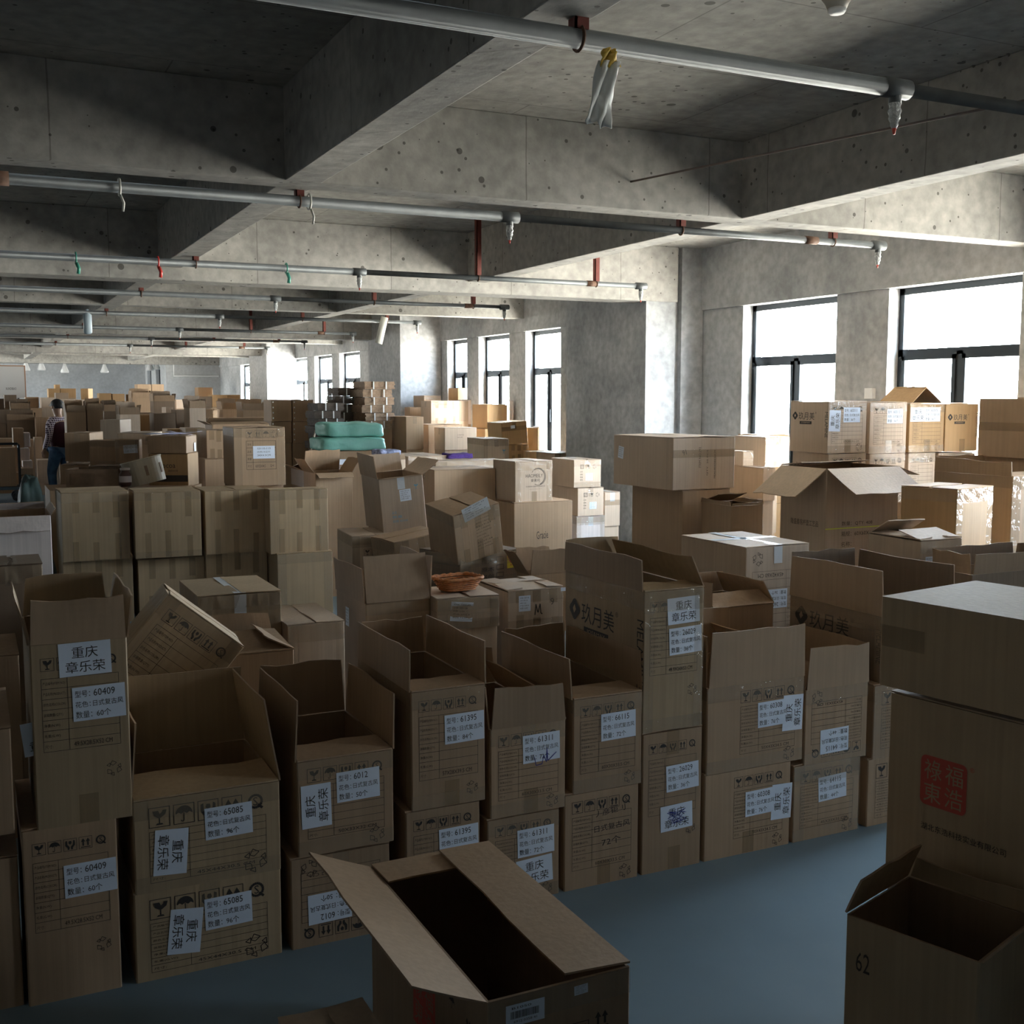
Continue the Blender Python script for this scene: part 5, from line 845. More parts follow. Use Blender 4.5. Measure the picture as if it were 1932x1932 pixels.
# cartons deep inside the piles, which only bear the others
BURIED = [[3.84,5.029,0.0,0.0,0.407,0.579,0.433],[1.091,5.36,0.0,0.0,0.387,0.485,0.2],[1.056,4.74,0.0,0.0,0.236,0.349,0.298],[1.411,5.26,0.0,0.0,0.246,0.485,0.198],[0.22,7.46,0.0,0.0,0.376,0.485,0.548],[0.144,5.785,0.0,0.0,0.258,0.339,0.298],[2.262,10.028,0.0,0.0,0.433,0.349,0.516],[2.792,7.367,0.0,0.105,0.39,0.359,0.348],[3.292,6.56,0.0,0.0,0.259,0.485,0.298],[4.501,10.469,0.0,0.0,0.734,0.296,0.416],[4.501,10.469,0.418,0.0,0.734,0.296,0.321],[4.162,10.96,0.0,0.0,0.417,0.679,0.737],[3.655,10.435,0.0,0.0,0.224,0.436,0.393],[3.655,10.435,0.395,0.0,0.224,0.436,0.393],[5.681,12.498,0.0,-0.07,0.309,0.582,0.49],[5.681,12.498,0.492,-0.07,0.309,0.582,0.49],[6.71,12.46,0.0,0.0,0.49,0.485,0.477],[6.59,12.915,0.0,0.0,0.34,0.195,0.444],[6.59,12.915,0.446,0.0,0.34,0.195,0.444],[4.359,4.29,0.0,0.0,0.273,0.349,0.399],[4.359,4.309,0.401,0.0,0.273,0.31,0.399],[5.152,4.829,0.0,0.244,0.397,0.339,0.446],[5.135,4.515,0.0,0.0,0.579,0.195,0.703],[5.9,4.916,0.0,0.0,0.448,0.194,0.422],[5.9,4.916,0.424,0.0,0.448,0.194,0.422],[6.203,5.243,0.0,0.0,0.188,0.452,0.468],[6.203,5.243,0.47,0.0,0.188,0.452,0.378],[4.588,3.988,0.0,0.0,0.558,0.247,0.398],[6.397,6.385,0.0,0.0,0.287,0.339,0.431],[6.397,6.385,0.433,0.0,0.287,0.339,0.431],[6.397,6.385,0.867,0.0,0.287,0.339,0.431],[6.435,8.16,0.0,0.0,0.331,0.291,0.427],[5.537,7.36,0.0,0.0,0.097,0.291,0.418],[5.537,7.36,0.42,0.0,0.097,0.291,0.418],[5.511,7.064,0.0,0.0,0.118,0.293,0.504],[4.771,6.385,0.0,0.0,0.26,0.339,0.448],[5.795,7.61,0.0,0.0,0.387,0.388,0.681],[5.387,14.515,0.0,0.0,0.242,0.592,0.552],[6.401,15.817,0.0,0.0,0.438,0.401,0.468],[6.401,15.817,0.47,0.0,0.438,0.401,0.468],[6.401,15.817,0.939,0.0,0.438,0.401,0.468],[6.599,16.844,0.0,0.0,0.278,0.455,0.554],[6.599,16.844,0.556,0.0,0.278,0.455,0.554],[6.16,16.324,0.0,0.0,0.184,0.221,0.491],[6.16,16.324,0.493,0.0,0.184,0.221,0.491],[6.16,16.324,0.985,0.0,0.184,0.221,0.491],[5.993,14.917,0.0,0.0,0.496,0.595,0.576],[5.97,14.201,0.0,0.0,0.452,0.371,0.548],[6.878,16.143,0.0,0.0,0.155,0.259,0.476],[6.878,16.143,0.478,0.0,0.155,0.259,0.476],[6.797,14.872,0.0,0.0,0.315,0.508,0.451],[6.797,14.872,0.453,0.0,0.315,0.508,0.451],[7.244,16.606,0.0,0.0,-0.577,0.381,0.44],[7.244,16.606,0.442,0.0,-0.577,0.381,0.44],[7.244,16.606,0.883,0.0,-0.577,0.381,0.44],[7.244,16.606,1.325,0.0,-0.577,0.381,0.44],[7.147,16.219,0.0,0.0,-0.384,0.405,0.461],[7.147,16.219,0.463,0.0,-0.384,0.405,0.461],[7.147,16.219,0.926,0.0,-0.384,0.405,0.461],[6.954,14.47,0.0,0.0,0.002,0.116,0.491],[6.954,14.47,0.493,0.0,0.002,0.116,0.491],[6.954,14.47,0.986,0.0,0.002,0.116,0.491],[6.303,13.227,0.0,0.0,0.351,0.421,0.602],[6.904,13.512,0.0,0.0,0.101,0.198,0.545],[6.904,13.512,0.547,0.0,0.101,0.198,0.545],[6.661,13.303,0.0,0.0,0.151,0.181,0.552],[1.228,11.565,0.0,-0.349,0.235,0.207,0.568],[1.228,11.565,0.57,-0.349,0.235,0.207,0.561],[1.425,11.329,0.0,-0.349,0.214,0.125,0.563],[1.393,11.334,0.565,-0.349,0.149,0.137,0.563],[1.163,11.023,0.0,-0.349,0.291,0.339,0.532],[1.163,11.023,0.534,-0.349,0.291,0.339,0.532],[1.678,12.834,0.0,-0.349,0.33,0.582,0.43],[1.678,12.834,0.432,-0.349,0.33,0.582,0.43],[1.766,10.998,0.0,-0.436,0.353,0.363,0.485],[2.894,10.46,0.0,0.0,0.22,0.485,0.483],[2.894,10.46,0.485,0.0,0.22,0.485,0.483],[3.631,12.437,0.0,0.0,0.189,0.44,0.498],[3.631,12.437,0.5,0.0,0.189,0.44,0.498],[2.721,12.81,0.0,0.0,0.614,0.388,0.424],[2.721,12.81,0.426,0.0,0.614,0.388,0.424],[2.721,12.81,0.852,0.0,0.614,0.388,0.424],[3.649,27.26,0.0,0.0,0.294,0.485,0.451],[3.649,27.26,0.453,0.0,0.294,0.485,0.451],[3.649,27.26,0.906,0.0,0.294,0.485,0.451],[3.649,27.26,1.359,0.0,0.294,0.485,0.451],[3.948,27.26,0.0,0.0,0.262,0.485,0.439],[3.948,27.26,0.441,0.0,0.262,0.485,0.439],[3.948,27.26,0.882,0.0,0.262,0.485,0.439],[3.948,27.26,1.323,0.0,0.262,0.485,0.439],[3.194,24.162,0.0,0.0,0.381,0.29,0.502],[3.149,23.76,0.0,0.0,0.335,0.485,0.556],[3.149,23.76,0.558,0.0,0.335,0.485,0.556],[1.986,31.116,0.0,0.0,0.267,0.196,0.445],[1.986,31.116,0.447,0.0,0.267,0.196,0.445],[1.986,31.116,0.893,0.0,0.267,0.196,0.445],[1.986,31.116,1.34,0.0,0.267,0.196,0.445],[2.32,31.26,0.0,0.0,0.356,0.485,0.445],[2.32,31.26,0.447,0.0,0.356,0.485,0.445],[2.32,31.26,0.893,0.0,0.356,0.485,0.445],[2.32,31.26,1.34,0.0,0.356,0.485,0.445],[2.084,31.46,0.0,0.0,0.11,0.485,0.505],[2.084,31.46,0.507,0.0,0.11,0.485,0.505],[2.084,31.46,1.015,0.0,0.11,0.485,0.505],[2.084,31.603,1.522,0.0,0.11,0.199,0.505],[2.695,30.22,0.0,-0.314,0.172,0.485,0.576],[2.695,30.22,0.578,-0.314,0.172,0.485,0.576],[2.695,30.22,1.156,-0.314,0.172,0.485,0.576],[3.006,29.26,0.0,0.0,0.271,0.485,0.56],[3.006,29.26,0.562,0.0,0.271,0.485,0.56],[3.006,29.26,1.123,0.0,0.271,0.485,0.56],[3.311,29.26,0.0,0.0,0.274,0.485,0.568],[3.311,29.26,0.57,0.0,0.274,0.485,0.568],[3.311,29.26,1.14,0.0,0.274,0.485,0.568],[3.644,29.26,0.0,0.0,0.205,0.485,0.568],[3.644,29.26,0.57,0.0,0.205,0.485,0.568],[3.644,29.26,1.14,0.0,0.205,0.485,0.568],[1.925,27.76,0.0,0.0,0.26,0.485,0.578],[1.925,27.76,0.58,0.0,0.26,0.485,0.578],[1.925,27.76,1.16,0.0,0.26,0.485,0.578],[1.273,27.26,0.0,0.0,0.261,0.485,0.525],[1.273,27.26,0.527,0.0,0.261,0.485,0.525],[1.273,27.26,1.053,0.0,0.261,0.485,0.525],[1.562,26.76,0.0,0.0,0.269,0.485,0.526],[1.562,26.76,0.528,0.0,0.269,0.485,0.526],[1.932,26.76,0.0,0.0,0.43,0.485,0.525],[1.932,26.76,0.527,0.0,0.43,0.485,0.525],[2.166,25.76,0.0,0.0,0.163,0.485,0.498],[2.166,25.76,0.5,0.0,0.163,0.485,0.498],[2.166,25.76,0.999,0.0,0.163,0.485,0.498],[3.101,25.76,0.0,0.0,0.137,0.485,0.492],[3.101,25.76,0.494,0.0,0.137,0.485,0.492],[3.101,25.76,0.988,0.0,0.137,0.485,0.492],[0.717,26.26,0.0,0.0,0.375,0.485,0.517],[0.717,26.26,0.519,0.0,0.375,0.485,0.517],[0.717,26.26,1.038,0.0,0.375,0.485,0.517],[0.791,25.76,0.0,0.0,0.223,0.485,0.526],[0.791,25.76,0.528,0.0,0.223,0.485,0.526],[0.791,25.853,1.055,0.0,0.223,0.299,0.526],[0.585,24.96,0.0,0.0,0.183,0.485,0.423],[0.585,24.96,0.425,0.0,0.183,0.485,0.423],[0.954,25.366,0.0,0.0,0.348,0.296,0.447],[0.954,25.366,0.449,0.0,0.348,0.296,0.447],[0.954,25.366,0.899,0.0,0.348,0.296,0.447],[1.279,25.96,0.0,0.0,0.219,0.485,0.451],[1.279,25.96,0.453,0.0,0.219,0.485,0.451],[1.279,25.96,0.905,0.0,0.219,0.485,0.451],[0.936,24.96,0.0,0.0,0.512,0.485,0.486],[0.936,24.96,0.488,0.0,0.512,0.485,0.486],[1.3,24.46,0.0,0.0,0.218,0.485,0.48],[0.572,23.46,0.406,0.0,0.299,0.485,0.404],[1.605,20.26,0.0,0.0,0.295,0.485,0.593],[1.605,20.26,0.595,0.0,0.295,0.485,0.593],[1.904,20.26,0.0,0.0,0.251,0.485,0.59],[1.904,20.26,0.592,0.0,0.251,0.485,0.59],[2.276,21.26,0.0,0.0,0.258,0.485,0.443],[2.276,21.26,0.445,0.0,0.258,0.485,0.443],[2.276,21.26,0.891,0.0,0.258,0.485,0.443],[2.332,19.26,0.0,0.0,0.299,0.485,0.602],[2.332,19.26,0.604,0.0,0.299,0.485,0.602],[1.856,16.684,0.0,-0.419,0.26,0.485,0.614],[1.856,16.684,0.616,-0.419,0.26,0.485,0.614],[2.794,20.76,0.0,0.0,0.198,0.485,0.599],[2.794,20.76,0.601,0.0,0.198,0.485,0.599],[2.948,19.76,0.0,0.0,0.34,0.485,0.582],[2.948,19.76,0.584,0.0,0.34,0.485,0.582],[3.287,20.06,0.0,0.0,0.205,0.485,0.574],[3.287,20.06,0.576,0.0,0.205,0.485,0.574],[3.479,23.26,0.0,0.0,0.391,0.485,0.505],[3.479,23.26,0.507,0.0,0.391,0.485,0.505],[4.03,24.76,0.0,0.0,0.169,0.485,0.52],[4.03,24.76,0.522,0.0,0.169,0.485,0.52],[4.03,24.76,1.045,0.0,0.169,0.485,0.52],[3.26,21.26,0.0,0.0,0.117,0.485,0.506],[3.26,21.26,0.508,0.0,0.117,0.485,0.506],[3.26,21.26,1.017,0.0,0.117,0.485,0.506],[3.308,18.76,0.0,0.0,0.25,0.485,0.424],[3.308,18.76,0.426,0.0,0.25,0.485,0.424],[3.308,18.76,0.851,0.0,0.25,0.485,0.424],[3.958,21.26,0.0,0.0,0.111,0.485,0.453],[3.958,21.26,0.455,0.0,0.111,0.485,0.453],[3.958,21.26,0.911,0.0,0.111,0.485,0.453],[5.395,29.26,0.0,0.0,0.343,0.485,0.445],[5.395,29.26,0.447,0.0,0.343,0.485,0.445],[5.395,29.26,0.893,0.0,0.343,0.485,0.445],[5.395,29.26,1.34,0.0,0.343,0.485,0.445],[5.178,28.26,0.0,0.0,0.356,0.485,0.534],[5.178,28.26,0.536,0.0,0.356,0.485,0.534],[5.548,28.26,0.0,0.0,0.36,0.485,0.521],[5.548,28.26,0.523,0.0,0.36,0.485,0.521],[5.548,28.26,1.046,0.0,0.36,0.485,0.521],[5.895,28.26,0.0,0.0,0.288,0.485,0.525],[5.895,28.26,0.527,0.0,0.288,0.485,0.525],[5.895,28.26,1.053,0.0,0.288,0.485,0.525],[4.381,21.26,0.0,0.0,0.338,0.485,0.446],[4.381,21.26,0.448,0.0,0.338,0.485,0.446],[4.381,21.26,0.896,0.0,0.338,0.485,0.446],[4.582,20.26,0.0,0.0,0.437,0.485,0.443],[4.582,20.26,0.445,0.0,0.437,0.485,0.443],[4.582,20.26,0.89,0.0,0.437,0.485,0.443],[3.75,19.26,0.0,0.0,0.27,0.485,0.592],[3.75,19.26,0.594,0.0,0.27,0.485,0.592],[2.913,16.76,0.0,0.0,0.266,0.485,0.552],[2.913,16.76,0.554,0.0,0.266,0.485,0.552],[2.731,17.26,0.0,0.0,0.248,0.485,0.59],[2.731,17.26,0.592,0.0,0.248,0.485,0.59],[0.93,22.36,0.0,0.0,0.097,0.485,0.456],[0.93,22.503,0.458,0.0,0.097,0.199,0.456],[0.943,23.96,0.0,0.0,0.338,0.485,0.271],[2.31,22.094,0.0,-0.021,0.452,0.5,0.709],[2.31,21.8,0.71,0.013,0.434,0.48,0.709],[3.459,21.818,0.0,0.059,0.429,0.5,0.593],[3.459,21.8,0.594,0.036,0.412,0.48,0.593],[4.013,21.864,0.0,-0.046,0.561,0.5,0.57],[4.013,21.8,0.571,-0.039,0.538,0.48,0.57],[4.677,21.877,0.0,0.055,0.425,0.5,0.723],[4.677,21.8,0.724,0.066,0.408,0.48,0.723],[5.249,22.088,0.0,-0.003,0.55,0.5,0.615],[5.249,21.8,0.616,-0.073,0.528,0.48,0.615],[5.965,22.082,0.0,-0.061,0.462,0.5,0.583],[5.965,21.8,0.584,0.076,0.444,0.48,0.583],[1.645,24.557,0.0,0.089,0.421,0.5,0.633],[1.645,24.121,0.634,0.073,0.404,0.122,0.633],[2.097,24.377,0.0,-0.017,0.418,0.5,0.566],[2.097,24.3,0.567,-0.022,0.401,0.48,0.566],[2.695,24.454,0.0,-0.038,0.516,0.5,0.645],[2.695,24.3,0.646,-0.004,0.495,0.48,0.645],[3.305,24.569,0.0,-0.026,0.595,0.5,0.666],[3.305,24.3,0.667,0.036,0.571,0.48,0.666],[4.041,24.315,0.0,-0.019,0.486,0.387,0.713],[4.041,24.28,0.714,-0.06,0.466,0.44,0.713],[4.705,24.576,0.0,-0.058,0.45,0.5,0.587],[4.705,24.3,0.588,-0.001,0.432,0.48,0.587],[5.404,24.383,0.0,-0.057,0.469,0.5,0.58],[5.404,24.3,0.581,-0.023,0.45,0.48,0.58],[6.043,24.322,0.0,-0.094,0.61,0.5,0.722],[6.043,24.3,0.723,-0.092,0.585,0.48,0.722],[0.086,26.903,0.0,-0.035,0.563,0.5,0.638],[0.086,26.8,0.639,-0.08,0.541,0.48,0.638],[0.655,26.893,0.0,0.095,0.461,0.5,0.618],[0.655,26.8,0.619,-0.048,0.442,0.48,0.618],[1.202,26.896,0.0,-0.003,0.421,0.233,0.627],[1.202,26.781,0.628,-0.056,0.404,0.443,0.627],[2.716,27.064,0.0,0.016,0.53,0.5,0.669],[2.716,26.8,0.67,-0.083,0.508,0.48,0.669],[3.355,26.817,0.0,0.034,0.441,0.379,0.64],[3.355,26.781,0.641,-0.058,0.423,0.442,0.64],[3.992,26.854,0.0,0.021,0.543,0.307,0.585],[3.992,26.786,0.586,0.008,0.522,0.451,0.585],[4.682,27.007,0.0,-0.087,0.6,0.5,0.649],[4.682,26.8,0.65,-0.008,0.576,0.48,0.649],[5.41,26.895,0.0,-0.062,0.604,0.5,0.708],[6.013,26.907,0.0,0.024,0.457,0.5,0.67],[6.013,26.8,0.671,-0.0,0.439,0.48,0.67],[0.465,29.821,0.0,-0.079,0.526,0.5,0.67],[0.465,29.8,0.671,0.052,0.505,0.48,0.67],[1.101,30.052,0.0,0.098,0.437,0.5,0.582],[1.101,29.8,0.583,-0.081,0.419,0.48,0.582],[1.62,29.863,0.0,-0.025,0.498,0.5,0.625],[1.62,29.8,0.626,0.04,0.478,0.48,0.625],[2.212,29.805,0.0,0.079,0.449,0.5,0.579],[2.212,29.8,0.58,0.075,0.431,0.48,0.579],[2.816,29.864,0.0,-0.044,0.448,0.17,0.652],[2.816,29.754,0.653,0.049,0.43,0.389,0.652],[3.471,30.03,0.0,0.053,0.624,0.5,0.704],[3.471,29.8,0.705,-0.059,0.599,0.48,0.704],[4.06,29.87,0.0,0.089,0.489,0.5,0.662],[4.06,29.8,0.663,-0.04,0.469,0.48,0.662],[6.051,29.92,0.0,-0.09,0.554,0.5,0.679],[6.051,29.8,0.68,0.03,0.532,0.48,0.679],[0.449,32.957,0.0,0.087,0.519,0.5,0.72],[0.449,32.8,0.721,0.082,0.499,0.48,0.72],[1.194,32.937,0.0,-0.059,0.551,0.5,0.57],[1.194,32.8,0.571,-0.029,0.529,0.48,0.57],[1.832,33.033,0.0,0.006,0.466,0.5,0.652],[1.832,32.8,0.653,0.091,0.447,0.48,0.652],[2.426,32.983,0.0,0.045,0.527,0.5,0.698],[2.426,32.8,0.699,0.018,0.506,0.48,0.698],[3.112,32.989,0.0,-0.098,0.563,0.5,0.584],[3.112,32.8,0.585,-0.015,0.541,0.48,0.584],[3.904,33.094,0.0,-0.003,0.628,0.5,0.578],[3.904,32.8,0.579,-0.058,0.603,0.48,0.578],[4.586,33.047,0.0,0.068,0.617,0.5,0.69],[4.586,32.8,0.691,-0.011,0.593,0.48,0.69],[5.392,33.024,0.0,0.084,0.647,0.5,0.607],[5.392,32.8,0.608,0.031,0.621,0.48,0.607],[6.034,32.89,0.0,0.055,0.541,0.5,0.635],[6.034,32.8,0.636,-0.038,0.519,0.48,0.635],[5.02,14.885,0,0,0.392,0.5,1.379],[4.782,15.36,0,0,0.352,0.45,1.365],[4.301,14.76,0,0,0.323,0.45,1.015]]
b = MB()
for x, y, z, rot, w_, d_, h_ in BURIED:
    b.box(-w_ / 2, -d_ / 2, 0, w_ / 2, d_ / 2, h_, 0, Matrix.Translation((x, y, z)) @ Matrix.Rotation(rot, 4, "Z"))
tag(b.build('cardboard_boxes', KRAFT['a']), 'plain brown cartons buried deep inside the piles', 'box', None, 'stuff')
# ---------------------------------------------------------------- sprinkler pipes
GALV = mat('galvanised_pipe', (0.115, 0.125, 0.13), 0.5, 0.25, var=0.15, scale=12)
RUST = mat('rusty_coupling', (0.13, 0.07, 0.045), 0.8, var=0.3, scale=30)
REDOX = mat('red_oxide_steel', (0.17, 0.04, 0.03), 0.7, var=0.15, scale=20)
WRAP = mat('grey_film_wrap', (0.5, 0.52, 0.53), 0.25, var=0.2, scale=40, bump=0.8, bscale=60)
REDT = mat('red_bulb', (0.5, 0.05, 0.03), 0.4)
def pipe(y, z, xend, tees, hangers, big, label, group='sprinkler pipes under the ceiling'):
    root = empty('sprinkler_pipe', (XL + .5, y, z)); tag(root, label, 'pipe', group); P = lambda x, dz=0: (x - XL - .5, 0, dz)
    t0 = tees[0] if tees else xend
    b = MB(); b.tube([P(XL + .5), P(t0)], big, 16); b.build('main_pipe', GALV, root, True)
    b = MB(); b.tube([P(t0), P(xend)], big * .8, 14); b.build('branch_pipe', GALV, root, True)
    for x in [x for x in (0.17, -5.8) ] + ([t0 + 2.2] if xend > t0 + 2.5 else []):
        b = MB(); b.tube([P(x - .05), P(x + .05)], big * (1.25 if x < t0 else .95), 14); b.build('coupling', RUST, root, True)
    for x in [t0 - 2.9 * k for k in range(1, 5)] * 0 + [t0] + ([xend] if xend < 6.5 else []):
        b = MB(); r_ = big * .75; b.tube([P(x - .055), P(x + .055)], big * 1.16, 12); b.tube([P(x), P(x, -.05)], r_, 12); b.build('tee', GALV, root, True)
        b = MB(); zz = [-.035, -.05, -.062, -.074, -.088, -.098, -.112, -.12, -.13]; rr = [.014, .022, .018, .023, .018, .020, .013, .014, .008]
        b.tube([P(x, v) for v in zz], rr, 12); h = b.build('wrapped_sprinkler', WRAP, root, True)
        b = MB(); b.tube([P(x, -.128), P(x, -.15)], [.008, .004], 8); b.build('sprinkler_tip', REDT, h, True)
    for x in hangers:
        b = MB(); top = ZS - z
        for bm_ in [1.48 + 2.815 * (k - 6) for k in range(8)]:
            if bm_ - .03 < x < bm_ + .22: top = 2.885 - z
        for i in range(-2, 9):
            yy = 5.7 + 4.2 * i
            if yy - .03 < y < yy + .25 and i % 2 == 0: top = 2.884 - z
        if top > .5: top = .28 if y > 5.7 and False else top
        b.box(x - XL - .5 - .022, -.022, big * .8, x - XL - .5 - .016, .022, top); b.box(x - XL - .5 - .022, -.022, big * .8, x - XL - .5 + .022, -.016, top); b.build('hanger_angle', REDOX, root)
        b = MB(); r_ = (big if x < t0 else big * .8) + .006
        b.tube([(x - XL - .5, r_ * math.cos(q_), r_ * math.sin(q_)) for q_ in [i * math.pi / 8 for i in range(17)]], .005, 6); b.build('pipe_clamp', RUST, root)
pipe(2.95, 2.83, 7.0, [2.845], [1.633, -1.366, -4.309, -7.252, 6.201], 0.028377, 'nearest thick galvanised sprinkler pipe from the camera, crossing under the beams')
pipe(5.95, 2.83, 5.63, [2.848], [1.619, -1.366, -4.309, 4.025, 5.234], 0.027325999999999996, 'second galvanised sprinkler pipe from the camera, crossing under the beams')
pipe(9.04, 2.83, 5.68, [2.953], [1.634, -1.366, -4.309, 4.025, 5.202], 0.027325999999999996, 'third galvanised sprinkler pipe from the camera, crossing under the beams')
pipe(11.82, 2.83, 5.59, [2.943], [1.598, -1.366, -4.309, 4.025, 5.202], 0.027325999999999996, 'fourth galvanised sprinkler pipe from the camera, crossing under the beams')
pipe(14.74, 2.83, 5.64, [2.943], [1.576, -1.366, 4.025, 5.202], 0.027325999999999996, 'fifth galvanised sprinkler pipe from the camera, crossing under the beams')
pipe(17.76, 2.83, 5.68, [2.943], [1.576, -1.366, 4.025, 5.202], 0.027325999999999996, 'sixth galvanised sprinkler pipe from the camera, crossing under the beams')
pipe(20.7, 2.83, 5.68, [2.943], [1.576, -1.366, 4.025, 5.202], 0.027325999999999996, 'seventh galvanised sprinkler pipe from the camera, crossing under the beams')
pipe(23.59, 2.83, 5.68, [2.943], [1.576, 4.025, 5.202], 0.027325999999999996, 'eighth and farthest galvanised sprinkler pipe from the camera, crossing under the beams')

# ---------------------------------------------------------------- small things under the ceiling
def thing_tube(name, pts, r, m, label, cat, n=8, group=None, smooth=True):
    b = MB(); b.tube(pts, r, n); return tag(b.build(name, m, smooth=smooth), label, cat, group)
root = empty('hanging_plastic_bag', (1.71, 2.905, 2.81)); tag(root, 'torn white plastic bag with yellow top hanging from the nearest pipe', 'bag')
def rag(name, w0, w1, z0, z1, dx, m, parent, seed=1):
    q = random.Random(seed); vs, fs = [], []; n, k = 8, 7
    for j in range(n + 1):
        t = j / n; wd = w0 + (w1 - w0) * t + q.uniform(-.004, .004)
        for i in range(k + 1):
            u = i / k - .5; vs.append((u * wd + dx * t, .012 * math.sin(u * 11 + t * 5) + q.uniform(-.003, .003), z0 + (z1 - z0) * t + (.012 * q.uniform(-1, 1) if j == n else 0)))
    for j in range(n):
        for i in range(k): a = j * (k + 1) + i; fs.append((a, a + 1, a + k + 2, a + k + 1))
    o = link(name, mesh(name, vs, fs), parent, [m], True); s = o.modifiers.new('thickness', 'SOLIDIFY'); s.thickness = 0.002; return o
rag('plastic_film', .065, .085, -.045, -.23, -.04, mat('white_film', (0.75, 0.77, 0.76), 0.4), root, 3)
rag('yellow_neck', .035, .07, -.01, -.055, .0, mat('yellow_film', (0.6, 0.4, 0.06), 0.4), root, 4)
root = empty('smoke_detector', (3.04, 3.47, ZS)); tag(root, 'conical beige ceiling detector with a bright white tip at the top edge', 'smoke detector')
b = MB(); b.tube([(0, 0, 0), (0, 0, -.03), (0, 0, -.05), (0, 0, -.07)], [.062, .060, .045, .037], 24); b.build('housing', mat('beige_plastic', (0.45, 0.42, 0.36), 0.5), root, True)
b = MB(); b.tube([(0, 0, -.07), (0, 0, -.08), (0, 0, -.088)], [.034, .034, .028], 20); b.build('lens_tip', WH, root, True)
thing_tube('steel_rod', [(3.504, 5.7, 3.04), (4.22, 3.604, 3.092)], .006, mat('rusty_rod', (0.22, 0.17, 0.15), 0.6), 'thin bent rod sticking out of the concrete beam under the ceiling', 'rod')
q = random.Random(4)
for nm, (x, y, z), colr, lab in [('cable_tie', (0.717, 5.95, 2.83), 'white', 'white tie dangling on the second pipe, left one'),('cable_tie', (1.672, 5.95, 2.83), 'white', 'white tie on the second pipe just right of the beam clamp'),('cable_tie', (0.765, 9.04, 2.83), 'green', 'green tie on the third pipe near the left picture edge'),('cable_tie', (1.352, 9.04, 2.83), 'red', 'bright red tie on the third pipe'),('cable_tie', (2.343, 9.04, 2.83), 'green', 'green tie on the third pipe at mid length'),('plastic_bottle', (1.354, 14.74, 2.87), 'clear', 'clear plastic bottle hanging from a far pipe at left'),('foil_strip', (5.139, 14.69, 2.84), 'white', 'bright foil strip hanging from the fifth pipe by the second column')]:
    m_ = mat('tie_' + colr, {'white': (.6, .6, .55), 'green': (.05, .3, .22), 'red': (.6, .04, .03), 'clear': (.45, .55, .62)}[colr], 0.4)
    if nm == 'plastic_bottle':
        b = MB(); b.tube([(0, 0, 0), (0, 0, -.03), (0, 0, -.07), (0, 0, -.28), (0, 0, -.30)], [.018, .018, .05, .05, .03], 14)
    elif nm == 'foil_strip':
        b = MB(); b.box(-.05, -.006, -.32, .05, .006, .05, M=Matrix.Rotation(.25, 4, 'Y'))
    else:
        b = MB(); b.tube([(.0, .04 * math.cos(i * .5236), .04 * math.sin(i * .5236)) for i in range(13)], .006, 6)
        b.tube([(0, -.03, -.04), (.015, -.035, -.08), (.01, -.03, -.12)], .006 if colr == 'white' else .014, 6)
    o = b.build(nm, m_, smooth=True); o.location = (x, y, z); tag(o, lab, {'plastic_bottle': 'bottle', 'foil_strip': 'strip'}.get(nm, 'cable tie'))
b = MB(); b.box(XR - .012, 7.416 - .045, 1.79, XR + .03, 7.416 + .045, 1.88); o = b.build('wall_socket', WH); tag(o, 'small white socket box on the grey pier between two right windows', 'socket')

for i, (x, z) in enumerate([(1.594, 2.708), (2.017, 2.729), (2.663, 2.658), (3.796, 2.67), (5.137, 2.75), (5.345, 2.785)]):
    root = empty('hanging_lamp', (x, 36.6, z)); tag(root, '%s small white cone lamp hanging before the pale far wall' % ('first', 'second', 'third', 'fourth', 'fifth', 'sixth')[i] + (' from the left' if i else ' from left'), 'lamp', 'cone lamps before the far wall')
    b = MB(); b.tube([(0, 0, .22), (0, 0, .1), (0, 0, -.08), (0, 0, -.12)], [.03, .05, .12, .11], 14); b.build('lamp_shade', WH, root, True)
    b = MB(); b.tube([(0, 0, .2), (0, 0, ZS - z)], .008, 6); b.build('cord', FRAME, root)
# ---------------------------------------------------------------- sacks, bundles, crate, drum, cart
def soft(name, w, d, h, m, loc, rot, label, cat, group=None, seed=0, lumps=0.03, sub=3, sc=3.0, taper=0):
    bm = bmesh.new(); bmesh.ops.create_cube(bm, size=1); bmesh.ops.subdivide_edges(bm, edges=bm.edges[:], cuts=9, use_grid_fill=True)
    for v in bm.verts:
        p = v.co * 2; l = Vector((abs(p.x) ** 9 + abs(p.y) ** 9 + abs(p.z) ** 9, 0, 0)).x ** (1 / 9) or 1; p = p / l * max(abs(p.x), abs(p.y), abs(p.z))
        nz = noise.noise(Vector((p.x * w * sc + seed, p.y * d * sc, p.z * h * sc))) + .5 * noise.noise(Vector((p.x * w * sc * 3 + seed, p.y * d * sc * 3, p.z * h * sc * 3)))
        v.co = Vector((p.x * w / 2, p.y * d / 2, p.z * h / 2 + h / 2)) + Vector((p.x, p.y, p.z)).normalized() * nz * lumps
        v.co.z = max(0.0, v.co.z); k_ = 1 - taper * v.co.z / h; v.co.x *= k_; v.co.y *= k_
    me = bpy.data.meshes.new(name); bm.to_mesh(me); bm.free(); o = link(name, me, None, [m], True)
    s = o.modifiers.new('smooth', 'SUBSURF'); s.levels = s.render_levels = 1; o.location = loc; o.rotation_euler = (0, 0, rot); return tag(o, label, cat, group)
TEAL = mat('teal_woven_sack', (0.20, 0.50, 0.43), 0.5, var=0.12, scale=5, bump=0.5, bscale=14)
soft('woven_sack', 0.744, 0.600, 0.169, TEAL, (4.185, 13.300, 1.324), 0, 'teal woven sack, upper one of the two stacked', 'sack', 'teal woven sacks', seed=1, lumps=0.035)
